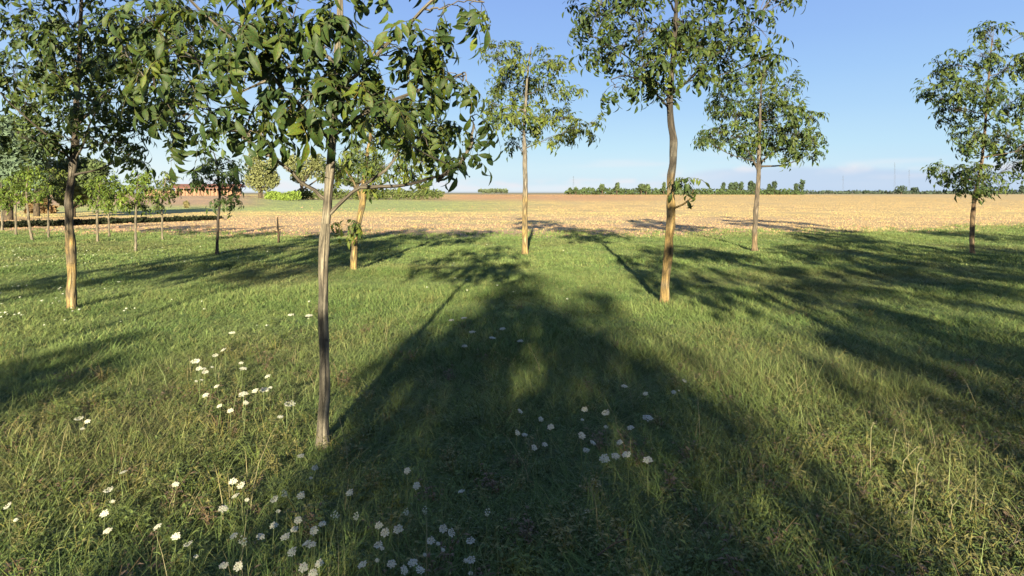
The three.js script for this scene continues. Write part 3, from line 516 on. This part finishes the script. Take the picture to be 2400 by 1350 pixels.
// a far tree: crown blobs and stem given in picture columns and rows at its own distance
function farTree(name, seed, depth, stem, blobs, col, label, group, leaf = 0.012, n = 130) {
  const R = rng(seed), p = at(stem[0], stem[1], depth), root = p.clone(), t = base(name, root, label, 'tree', group), S = depth / F, L = (x, y, dz = 0) => at(x, y, depth).sub(root).add(V(0, 0, dz));
  const tg = new GB(), topY = Math.min(...blobs.map((b) => b[1]));
  tg.tube([L(stem[0], stem[1] + 2), L(stem[0] + (R() - .5) * 3, lerp(stem[1], topY, 0.4)), L(blobs[0][0], topY + 6)], [stem[2] * S, stem[2] * S * 0.75, stem[2] * S * 0.3], 6, [0.16, 0.125, 0.08]);
  for (const b of blobs) tg.tube([L(stem[0], lerp(stem[1], b[1], 0.35)), L(b[0], b[1], 0)], [stem[2] * S * 0.5, stem[2] * S * 0.2], 5, [0.16, 0.125, 0.08]);
  part('trunk', tg.geo(), M.bark, t);
  const g = new GB();
  for (const [x, y, rx, ry, dz] of blobs) puff(g, R, L(x, y, dz ?? (R() - .5) * rx * S), rx * S, ry * S, rx * S, Math.round(n * Math.sqrt(rx * ry / 200) + 20), leaf * depth * 0.13, col);
  part('crown', g.geo(), M.farLeaf, t); return t;
}
const OLIVE = [0.16, 0.175, 0.07], BLUE = [0.11, 0.16, 0.1], DARK = [0.085, 0.115, 0.045], LIGHT = [0.19, 0.21, 0.06];
farTree('broad_tree', 201, 38, [20, 518, 10], [[10, 300, 40, 30], [40, 340, 45, 35], [10, 370, 40, 40], [60, 390, 40, 30], [20, 420, 40, 30], [75, 350, 20, 25], [-30, 340, 50, 60], [90, 425, 28, 20]], BLUE, 'tall bluish-green tree rising at the picture edge behind the saplings', null, 0.03, 620);
farTree('broad_tree', 202, 44, [86, 506, 7], [[75, 380, 40, 28], [110, 400, 45, 30], [60, 420, 40, 26], [130, 430, 36, 24], [95, 350, 30, 20], [150, 400, 30, 30]], OLIVE, 'olive tree with dark stem behind the slanting sapling', null, 0.026, 560);
farTree('broad_tree', 203, 42, [170, 509, 7], [[140, 420, 36, 36], [175, 400, 36, 36], [200, 430, 40, 34], [160, 460, 40, 26], [215, 400, 28, 28], [225, 455, 30, 20]], DARK, 'dark green tree behind the yellow-trunked walnut', null, 0.026, 560);
farTree('broad_tree', 204, 130, [610, 468, 6], [[600, 390, 26, 22], [625, 400, 26, 26], [590, 420, 22, 22], [615, 430, 28, 22], [640, 420, 16, 22], [600, 365, 16, 12], [640, 380, 14, 14]], OLIVE, 'greyish olive tree rising beyond the field right of the red-roofed shed', null, 0.016, 480);
farTree('broad_tree', 205, 150, [708, 466, 5], [[690, 385, 24, 22], [720, 395, 28, 26], [740, 380, 22, 22], [760, 410, 22, 22], [700, 415, 20, 14], [675, 375, 14, 12]], OLIVE, 'olive tree far behind the low limb of the nearest tree', null, 0.016, 480);
farTree('broad_tree', 206, 152, [838, 466, 5], [[800, 400, 30, 26], [840, 380, 34, 30], [870, 405, 28, 24], [820, 425, 28, 12], [880, 380, 22, 22]], DARK, 'dark rounded tree far behind the yellow forked walnut', null, 0.016, 480);
farTree('broad_tree', 207, 168, [990, 466, 3], [[986, 440, 11, 9], [998, 436, 10, 9], [992, 448, 12, 7]], LIGHT, 'small pale round tree with light stem beside the long low bushes', null, 0.02, 60);

function hedge(name, seed, depth, list, col, label, cat, leaf, n) { const R = rng(seed), p = at(list[0][0], list[0][1], depth), o = base(name, p, label, cat), g = new GB(), S = depth / F; for (const [x, y, rx, ry] of list) puff(g, R, at(x, y, depth).sub(p).add(V(0, 0, (R() - .5) * rx * S * 0.6)), rx * S, ry * S, rx * S * 0.7, n, leaf, col); part('foliage', g.geo(), M.farLeaf, o); const st = new GB(); for (const [x, y, rx, ry] of list) for (let k = 0; k < 2; k++) { const a = at(x + (R() - .5) * rx, y + ry * 1.25, depth).sub(p), b = at(x + (R() - .5) * rx, y, depth).sub(p); st.tube([a, b], [0.5 * S, 0.25 * S], 4, [0.12, 0.09, 0.06]); } part('stems', st.geo(), M.bark, o); return o; }
hedge('hedge', 211, 124, range(9, (t) => [628 + 70 * t, 460 - 3 * Math.sin(t * 9), 9, 11]), [0.17, 0.24, 0.045], 'bright green clipped hedge at the back of the field beside the red soil', 'hedge', 0.28, 130);
hedge('hedge', 212, 150, range(30, (t) => [700 + 330 * t, 458 - 4 * vnoise(t * 9, 3), 13, 10 + 5 * vnoise(t * 14, 7)]), [0.085, 0.11, 0.035], 'long low dark green hedge along the back of the field behind the nearest tree', 'hedge', 0.35, 110);
{ // low near-black leafy strip standing in for a shadow band, sapling side
  const R = rng(213), list = range(60, (t) => [-60 + 570 * t, 536 - 21 * t, 7.5 - 3.5 * t + 2 * R()]), p = at(200, 526, D(526)); p.y = 0; const o = base('hedge', p, 'low dark leafy strip standing in for shadow between meadow and field, sapling side', 'shadow strip'), g = new GB(), st = new GB();
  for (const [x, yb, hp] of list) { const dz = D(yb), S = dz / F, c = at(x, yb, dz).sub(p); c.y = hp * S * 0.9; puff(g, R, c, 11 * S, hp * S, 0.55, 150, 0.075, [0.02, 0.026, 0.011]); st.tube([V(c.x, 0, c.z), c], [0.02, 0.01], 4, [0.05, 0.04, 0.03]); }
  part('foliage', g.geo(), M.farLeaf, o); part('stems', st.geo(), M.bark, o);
}
hedge('hedge', 214, 420, range(8, (t) => [1128 + 58 * t, 448 - 2 * vnoise(t * 7, 2), 8, 4]), [0.085, 0.11, 0.06], 'faint low grove on the horizon beside the pale-trunked walnut', 'hedge', 1.1, 60);
hedge('hedge', 215, 560, range(60, (t) => [1332 + 545 * t, 451 - 4 * sstep(0.9, 0.1, t) * vnoise(t * 40, 5), 9, 5 + 5 * sstep(0.02, 0.1, t) * (1 - 0.35 * t)]), [0.06, 0.09, 0.035], 'long dark hedge on the horizon behind the tall slender walnut', 'hedge', 1.3, 70);
hedge('hedge', 216, 900, range(60, (t) => [1885 + 540 * t, 452 - 2.5 * vnoise(t * 30, 5), 9, 3 + 3 * vnoise(t * 22, 8)]), [0.06, 0.085, 0.06], 'thin hazy hedge line on the horizon under the lavender clouds', 'hedge', 1.8, 45);

const P = (x, y, w, h) => [[x, y, w, h], [x + w * 0.2, y - h * 0.5, w * 0.7, h * 0.5], [x - w * 0.2, y + h * 0.4, w * 0.8, h * 0.5]];
[[1336, 446, 4, 5], [1349, 445, 4, 6], [1411, 439, 6, 8], [1446, 438, 6, 10], [1503, 438, 9, 8], [1515, 440, 8, 8], [1556, 438, 5, 11], [1593, 440, 6, 8]].forEach(([x, y, w, h], k) => farTree('horizon_tree', 230 + k, 555, [x, 454, 1.4], P(x, y, w, h), [0.075, 0.105, 0.045], ['tiny round tree at the near end of the horizon hedge', 'tiny second tree at the near end of the horizon hedge', 'soft rounded tree rising from the horizon hedge', 'pointed tree rising from the middle of the horizon hedge', 'broad tree clump on the horizon hedge left of the tall slender walnut', 'tree leaning on the broad clump of the horizon hedge', 'dark tree on the horizon just left of the tall slender trunk', 'tree on the horizon half behind the leaf sprout of the tall trunk'][k], 'trees along the horizon hedge', 0.018, 90));
[[1696, 437, 5, 10], [1713, 437, 6, 9], [1724, 436, 6, 10], [1737, 436, 6, 10], [1759, 435, 7, 11], [1767, 438, 4, 9], [1803, 439, 5, 8], [1815, 436, 6, 11], [1866, 439, 5, 9], [1879, 434, 6, 13]].forEach(([x, y, w, h], k) => farTree('poplar', 250 + k, 560, [x, 454, 1.6], P(x, y, w, h), [0.05, 0.075, 0.04], ['single upright poplar, first of the horizon poplars from the tall trunk', 'first of three poplars standing together on the horizon', 'middle one of three poplars standing together on the horizon', 'last of three poplars standing together on the horizon', 'poplar on the horizon just left of the bushy walnut trunk', 'thin poplar hidden partly by the bushy walnut trunk', 'smaller poplar of the pair right of the bushy walnut trunk', 'larger poplar of the pair right of the bushy walnut trunk', 'smaller poplar beside the tallest one at the hedge end', 'tallest dark poplar at the end of the horizon hedge'][k], 'poplars on the horizon', 0.016, 110));
[[2112, 444, 13, 9], [2142, 446, 9, 7], [2244, 447, 5, 5], [2262, 447, 5, 5], [2395, 443, 6, 9], [2030, 450, 7, 3]].forEach(([x, y, w, h], k) => farTree('horizon_tree', 270 + k, 820, [x, 455, 1.4], P(x, y, w, h), [0.05, 0.075, 0.05], ['biggest dome-shaped dark tree on the far open horizon', 'smaller dome-shaped tree next to the biggest one on the horizon', 'small dark tree on the horizon under the ragged walnut crown', 'second small dark tree on the horizon beside the thin leaning trunk', 'upright dark tree on the horizon at the picture edge', 'low flat tree on the open horizon between poplars and the dome-shaped tree'][k], 'trees on the open horizon', 0.014, 110));

// grass-soil bank shrub and dry bush among the saplings
hedge('shrub', 221, 66, [[437, 480, 6, 9]], [0.16, 0.14, 0.06], 'small solitary shrub on the reddish bank under the shed', 'shrub', 0.22, 90);
hedge('shrub', 222, 50, [[85, 480, 12, 20], [105, 478, 12, 22], [70, 492, 12, 12], [118, 492, 10, 10]], [0.19, 0.125, 0.06], 'rust-brown dry bush behind the slanting sapling', 'shrub', 0.3, 120);

// red-roofed open shed
{
  const dp = 150, S = dp / F, p = at(482, 461, dp); p.y = fieldHeight(p.x, dp); const b = base('farm_shed', p, 'long low farm shed with red tiled roof and pale timber posts on the bank', 'shed'), X = (x) => (x - 482) * S;
  const wall = new THREE.MeshStandardMaterial({ color: new THREE.Color(0.24, 0.14, 0.09), map: soilGrain, roughness: 0.95 }), post = new THREE.MeshStandardMaterial({ color: new THREE.Color(0.25, 0.155, 0.1), roughness: 0.9 }), roofM = new THREE.MeshStandardMaterial({ color: new THREE.Color(0.14, 0.06, 0.045), map: soilGrain, roughness: 0.85 }), darkM = new THREE.MeshStandardMaterial({ color: new THREE.Color(0.16, 0.07, 0.045), roughness: 0.9 });
  const box = (n, w, h, d, x, y, z, m) => { const q = part(n, new THREE.BoxGeometry(w, h, d), m, b); q.position.set(x, y, z); return q; };
  box('wall', 14.6, 1.7, 0.25, X(484), 0.85, -2.2, wall); box('wall', 0.25, 1.7, 2.1, X(412), 0.85, -1.05, wall);
  for (let k = 0; k < 17; k++) box('post', 0.1, 1.72, 0.1, X(414 + k * 8.6), 0.86, 0.15, post);
  box('beam', 15.6, 0.2, 0.2, X(486), 1.82, 0.15, darkM);
  const sh = new THREE.Shape(); sh.moveTo(0.55, 0); sh.lineTo(0.55, 0.12); sh.lineTo(-1.15, 0.82); sh.lineTo(-2.75, 0.12); sh.lineTo(-2.75, 0); sh.closePath();
  const rg = new THREE.ExtrudeGeometry(sh, { depth: 16.4, bevelEnabled: false }); rg.rotateY(-Math.PI / 2); const roof = part('roof', rg, roofM, b); roof.position.set(X(482) + 8.2, 1.93, 0); roof.scale.z = 1;
  const ribs = new GB(); for (let k = 0; k < 39; k++) { const x = 8.0 - k * 0.417; ribs.tube([V(x, 0.16, 0.52), V(x, 0.86, -1.12)], [0.07, 0.07], 5, [1, 1, 1]); } const rr = part('roof_tiles', ribs.geo(), roofM, b); rr.position.copy(roof.position); rr.userData.kind = 'stuff';
  box('annex_roof', 6.4, 0.16, 2.6, X(368), 1.5, -1.0, roofM); box('annex_wall', 6.0, 1.4, 2.0, X(368), 0.7, -1.1, wall);
}
// faint steel masts on the horizon
[[1976, 412, 'faint lower steel mast on the horizon right of the poplars'], [2097, 380, 'tallest faint steel mast on the horizon above the dome-shaped tree'], [2131, 398, 'faint steel mast on the horizon between the two dome-shaped trees'], [1344, 412, 'faint steel mast above the near end of the horizon hedge']].forEach(([x, y, label]) => {
  const dp = 880, S = dp / F, p = at(x, 455, dp), b = base('power_mast', p, label, 'power mast', 'steel masts on the horizon'), m = new THREE.MeshStandardMaterial({ color: new THREE.Color(0.07, 0.08, 0.1), roughness: 0.8 }), H = (455 - y) * S;
  const g = new GB(); for (const sx of [-1, 1]) for (const sz of [-1, 1]) g.tube([V(sx * 1.1, 0, sz * 1.1), V(sx * 0.2, H, sz * 0.2)], [0.06, 0.05], 4, [1, 1, 1]);
  for (let k = 0; k < 8; k++) { const a = k / 8, c = (k + 1) / 8, r = (t) => lerp(1.1, 0.2, t); g.tube([V(-r(a), a * H, r(a)), V(r(c), c * H, r(c))], [0.03, 0.03], 3, [1, 1, 1]); }
  part('lattice', g.geo(), m, b);
  for (const t of [0.78, 0.92]) { const q = part('crossarm', new THREE.BoxGeometry(t < .9 ? 5 : 3.4, 0.18, 0.18), m, b); q.position.y = H * t; }
});

// ------------------------------------------------------------------ wild carrot flowers
{
  const R = rng(909);
  const white = [0.5, 0.5, 0.38], stemC = [0.15, 0.19, 0.07], bud = [0.42, 0.44, 0.3];
  const head = (kind) => { // umbel of many small umbellets on rays
    const g = new GB(), rays = new GB(), n = kind === 'bud' ? 16 : 24, rad = kind === 'bud' ? 0.016 : 0.026;
    for (let k = 0; k < n; k++) {
      const q = Math.sqrt((k + 0.4) / n), a = k * 2.39996 + R() * 0.3, cup = kind === 'bud' ? 0.045 * q * q : 0.006 * (kind === 'cup' ? 2.2 * q * q : -1.1 * q * q), c = V(Math.cos(a) * q * rad * (0.92 + R() * 0.2), 0.016 + cup + R() * 0.003, Math.sin(a) * q * rad * (0.92 + R() * 0.2));
      rays.tube([V(0, -0.004, 0), c], [0.0009, 0.0005], 3, stemC);
      const m = kind === 'bud' ? 3 : 6;
      for (let f = 0; f < m; f++) { const b = f * 6.283 / m + R(), s = 0.0027 + R() * 0.0013, e = c.clone().add(V(Math.cos(b) * s * 0.85, 0.001 * R(), Math.sin(b) * s * 0.85)), col = (kind === 'bud' ? bud : white).map((x) => x * (0.85 + 0.2 * R())), o = g.v(e.clone().add(V(0, 0.0012, 0)), col), ring = [...Array(5)].map((_, i) => g.v(e.clone().add(V(Math.cos(i * 1.257) * s, (R() - .5) * 0.001, Math.sin(i * 1.257) * s)), col)); for (let i = 0; i < 5; i++) g.tri(o, ring[(i + 1) % 5], ring[i]); }
    }
    for (let k = 0; k < 9; k++) { const a = k * 0.698, d = V(Math.cos(a), kind === 'bud' ? 0.4 : -0.25, Math.sin(a)).normalize(); rays.tube([V(0, -0.003, 0), d.multiplyScalar(kind === 'bud' ? 0.022 : 0.017)], [0.0008, 0.0003], 3, stemC); }
    return [g.geo(), rays.geo()];
  };
  const protos = ['flat', 'flat', 'flat', 'cup', 'bud', 'bud'].map((kind) => {
    const t = new THREE.Group(), [h, r] = head(kind), lean = V((R() - .5) * 0.09, 0, (R() - .5) * 0.09), up = V(0, 0.4, 0), st = new GB();
    st.tube([V(-lean.x, -0.06, -lean.z), V(-lean.x * 0.3, 0.2, lean.z * 0.3), up], [0.0026, 0.0023, 0.0016], 5, stemC);
    part('stem', st.geo(), M.grass, t);
    for (let k = 0; k < 3; k++) { const f = new GB(), a = R() * 6.283, o = V(-lean.x * 0.6, 0.05 + k * 0.06, -lean.z * 0.4); for (let j = 1; j < 7; j++) { const c = o.clone().add(V(Math.cos(a) * 0.012 * j, 0.008 * j - 0.0009 * j * j, Math.sin(a) * 0.012 * j)); for (const s of [-1, 1]) leaflet(f, c, V(Math.cos(a + s * 0.9), 0.2, Math.sin(a + s * 0.9)).normalize(), V(0, 1, 0), 0.026 - 0.002 * j, 0.005, 0.4, [0.05, 0.085, 0.025], false); } part('frond', f.geo(), M.grass, t); }
    const hd = part('umbel', h, M.petal, t); t.userData.head = t.children.indexOf(hd); hd.position.copy(up); hd.rotation.set((R() - .2) * 0.6, R() * 6, (R() - .5) * 0.6); part('rays', r, M.grass, hd);
    if (kind === 'cup') { // a lower side shoot with a smaller umbel
      const a = R() * 6.283, e = V(Math.cos(a) * 0.06, 0.27 + R() * 0.07, Math.sin(a) * 0.06), ss = new GB(); ss.tube([V(0, 0.16, 0), e.clone().multiplyScalar(0.6).add(V(0, 0.1, 0)), e], [0.0016, 0.0014, 0.001], 4, stemC); part('side_stem', ss.geo(), M.grass, t);
      const [h2, r2] = head('flat'), u2 = part('umbel', h2, M.petal, t); u2.position.copy(e); u2.scale.setScalar(0.55); u2.rotation.set(R() - .3, R() * 6, R() - .5); part('rays', r2, M.grass, u2);
    }
    return t;
  });
  const ORD = ['first', 'second', 'third', 'fourth', 'fifth', 'sixth', 'seventh', 'eighth', 'ninth', 'tenth'], NUM = ['', '', 'two', 'three', 'four', 'five', 'six', 'seven', 'eight', 'nine', 'ten'];
  const shade = 'wild carrot flowers in the bottom shade', mid = 'wild carrot flowers in the shaded grass beyond the trunk', lit = 'wild carrot flowers in the half-lit grass', edge = 'wild carrot flowers at the lower left';
  const sets = [
    ['blooms in the bottom shade near its sunny rim', shade, 0.3, [[546, 1129, 1], [570, 1142, 1], [555, 1165, 1], [519, 1195, 1.3]]],
    ['blooms in dark grass just below the nearest trunk foot', shade, 0.3, [[650, 1174, 1.05], [706, 1163, .8], [735, 1100, .8], [705, 1071, .7]]],
    ['blooms in dark grass right of the nearest trunk', shade, 0.3, [[822, 1156, 1], [955, 1105, .7], [977, 1140, .8], [1083, 1155, .8]]],
    ['blooms in the densest bottom clump, upper half', shade, 0.3, [[756, 1231, .8], [698, 1220, 1], [692, 1242, 1], [671, 1261, 1.2], [642, 1234, .8], [737, 1245, .8]]],
    ['blooms in the densest bottom clump, lower half', shade, 0.3, [[687, 1295, 1.2], [731, 1280, 1.2], [720, 1277, .8], [750, 1322, 1], [710, 1332, 1], [734, 1345, 1]]],
    ['blooms left of the densest bottom clump', shade, 0.3, [[550, 1259, .9], [610, 1261, .7], [563, 1328, 1.1], [525, 1328, .9], [447, 1283, 1.1], [413, 1258, .8]]],
    ['blooms in the clump on the bottom picture edge', shade, 0.3, [[851, 1327, .9], [888, 1284, 1], [917, 1322, 1.2], [944, 1338, 1.2], [969, 1322, 1.3], [983, 1340, 1.1]]],
    ['blooms of the trio above the bottom-edge clump', shade, 0.3, [[934, 1240, 1.3], [902, 1251, .8], [888, 1232, .7]]],
    ['blooms at the right end of the bottom shade', shade, 0.3, [[1008, 1272, .9], [1037, 1242, .7], [1052, 1253, 1], [1103, 1276, 1.1], [1104, 1318, .9]]],
    ['thinly scattered blooms in the mid shade, trunk side', mid, 0.32, [[1217, 966, .8], [1267, 984, .7], [1291, 1003, .9], [1211, 1016, .6], [1229, 1022, .8], [1251, 1051, .6], [1276, 1044, .6]]],
    ['blooms behind the row of large ones in the shade', mid, 0.32, [[1361, 1023, 1.1], [1388, 1040, .8], [1453, 1039, .7], [1373, 1058, .9], [1369, 962, .8], [1423, 973, 1], [1479, 1005, .9], [1515, 983, 1.4]]],
    ['small blooms at the sunny back rim of the shade', mid, 0.32, [[1462, 908, .8], [1601, 896, .6], [1579, 921, .6], [1514, 924, .7]]],
    ['large blooms standing in a row in the shade', mid, 0.32, [[1416, 1076, 1.25], [1441, 1071, 1.15], [1471, 1068, 1.2], [1519, 1080, 1.3]]],
    ['blooms farthest back in the half-lit patch', lit, 0.32, [[527, 822, .8], [468, 848, 1.1], [505, 838, .7], [467, 868, .7], [479, 875, .8]]],
    ['blooms in the middle of the half-lit patch', lit, 0.32, [[569, 867, .9], [565, 853, .6], [630, 884, .8], [618, 916, 1.1], [599, 918, .8], [634, 911, .6], [571, 927, 1.2]]],
    ['blooms at the front of the half-lit patch', lit, 0.32, [[510, 907, .7], [485, 928, .9], [516, 953, .7], [541, 964, .8], [575, 946, .7], [671, 956, 1.4]]],
    ['lone blooms on the streaky sunlit grass', edge, 0.28, [[188, 988, 1], [206, 989, .7]]],
    ['blooms strewn at the lower left outside the shade', edge, 0.3, [[260, 1155, 1.1], [246, 1205, .9], [254, 1247, .8], [371, 1238, .9], [412, 1137, .8], [290, 1110, .7], [25, 1190, .7]]],
    ['tiny far blooms in the middle of the meadow', 'small far wild carrot flowers', 0.25, [[1063, 752, .8], [1090, 748, .8], [1110, 780, .9], [1150, 795, .9], [690, 738, .9], [725, 741, .9], [1180, 772, .8], [1222, 800, .8], [548, 780, .8], [1085, 812, .8]]],
  ];
  const buds = ['closed cup-shaped heads on tall stems in the bottom shade', 'closed wild carrot heads in the bottom shade', 0.36, [[674, 1162, 1], [800, 1213, 1.25], [835, 1220, 1], [577, 1284, 1.4], [1141, 1213, 1], [955, 1210, .9], [1000, 1210, .8]]];
  [...sets, buds].forEach(([label, group, h, list], si) => list.forEach(([x, y, s], k) => {
    const isBud = si === sets.length, hh = h * (0.6 + 0.3 * R()), dz = (EYE - hh) * F / (y - HY), t = protos[isBud ? 4 + k % 2 : Math.floor(R() * 4)].clone(), w = at(x, y, dz), size = s * 18 / F * dz / 0.054;
    t.name = numbered('wild_carrot_flower'); scene.add(t); const order = list.map((e) => e[0]).sort((a, b) => a - b).indexOf(x); tag(t, `${ORD[order]} from left of ${NUM[list.length]} white ${label}`, 'flower', group);
    const sc = Math.min(1.5, Math.max(0.6, isBud ? size * 1.1 : size)); t.scale.set(sc, hh / 0.4, sc); t.position.set(w.x, 0, w.z); t.rotation.y = (R() - 0.5) * 1.6;
    const u = t.children[t.userData.head]; delete t.userData.head; u.scale.set(1, sc / (hh / 0.4), 1); u.rotation.set(0.2 + R() * 0.75, 0, (R() - 0.5) * 0.7);
  }));
}

// ------------------------------------------------------------------ taller dry stalks and fallen twigs in the near grass
function stalk(label, pts, r, kids, seed) {
  const R = rng(seed), [x, y] = pts[0], dz = groundDepth(y + 25) * 0.985, p = at(x, y, dz); p.y = 0; const b = base('dry_stalk', p, label, 'dry stalk'), L = ([a, c]) => at(a, c, dz).sub(p), col = [0.16, 0.15, 0.075];
  const g = new GB(), P2 = pts.map(L); P2[0].y = -0.02; g.tube(P2, P2.map((_, i) => 0.75 * r * (1 - 0.5 * i / P2.length)), 5, col); part('stem', g.geo(), M.straw, b);
  for (const k of kids) { const h = new GB(), q = k.map(L); h.tube(q, q.map((_, i) => r * 0.6 * (1 - 0.4 * i / q.length)), 4, col); const e = q[q.length - 1]; for (let i = 0; i < 7; i++) { const d = V(R() - .5, R(), R() - .5).normalize(); leaflet(h, e.clone().addScaledVector(d, 0.004), d, V(d.y, -d.x, 0.2).normalize(), 0.014, 0.006, 0.2, [0.36, 0.33, 0.2], false); } part('side_shoot', h.geo(), M.straw, b); }
}
stalk('tallest dry weed stalk with side shoots at the lower right', [[2127, 1300], [2137, 1225], [2142, 1180], [2148, 1120], [2152, 1086]], 0.0035, [[[2135, 1240], [2146, 1222], [2146, 1218]], [[2139, 1200], [2128, 1196], [2120, 1205]], [[2146, 1140], [2158, 1132], [2160, 1127]], [[2152, 1090], [2156, 1084], [2157, 1080]]], 5);
stalk('thin upright dry stalk standing above the weeds left of the tallest stalk', [[2041, 1115], [2040, 1060], [2042, 1000]], 0.003, [[[2042, 1004], [2046, 994], [2052, 992]]], 6);
stalk('curved dry stalk with forked top between the two upright stalks', [[2105, 1120], [2118, 1080], [2140, 1056], [2152, 1046]], 0.003, [[[2128, 1066], [2130, 1050], [2130, 1040]], [[2090, 1072], [2094, 1040], [2100, 1010]]], 7);
stalk('pale branched dry weed at the edge of the bottom shade', [[1402, 1240], [1398, 1190], [1390, 1160], [1376, 1130], [1366, 1115]], 0.003, [[[1392, 1165], [1400, 1150], [1404, 1140]], [[1382, 1142], [1372, 1140], [1362, 1144]], [[1398, 1190], [1384, 1196], [1376, 1200]], [[1388, 1155], [1386, 1138], [1390, 1128]]], 8);
stalk('dry stalk bent over in the dark grass close to the lower right corner', [[2215, 1245], [2228, 1210], [2232, 1185], [2226, 1165]], 0.003, [[[2232, 1185], [2240, 1178], [2244, 1172]]], 9);
{
  const mk = (label, a, c, r, seed) => { const R = rng(seed), da = (EYE - 0.1) * F / (a[1] - HY), dc = (EYE - 0.14) * F / (c[1] - HY), p = at(a[0], a[1], da), q = at(c[0], c[1], dc), b = base('fallen_twig', V(p.x, 0, p.z), label, 'fallen twig'), o = V(p.x, 0, p.z), g = new GB(), m = p.clone().lerp(q, 0.5).add(V(0, 0.02, 0.01)); g.tube([p.clone().sub(o), m.clone().sub(o), q.clone().sub(o)], [r, r * 0.8, r * 0.4], 6, [0.26, 0.22, 0.16]); part('stem', g.geo(), M.bark, b); const h = new GB(); h.tube([m.clone().sub(o), m.clone().add(V(0.05, 0.05, -0.03)).sub(o)], [r * 0.6, r * 0.3], 5, [0.26, 0.22, 0.16]); part('twig', h.geo(), M.bark, b); };
  mk('pale fallen twig lying slanted in the bottom shade', [1400, 1302], [1476, 1262], 0.004, 3);
  mk('grey fallen twig slanting up at the lower right edge', [2345, 1300], [2400, 1262], 0.005, 4);
}

renderer.render(scene, camera);
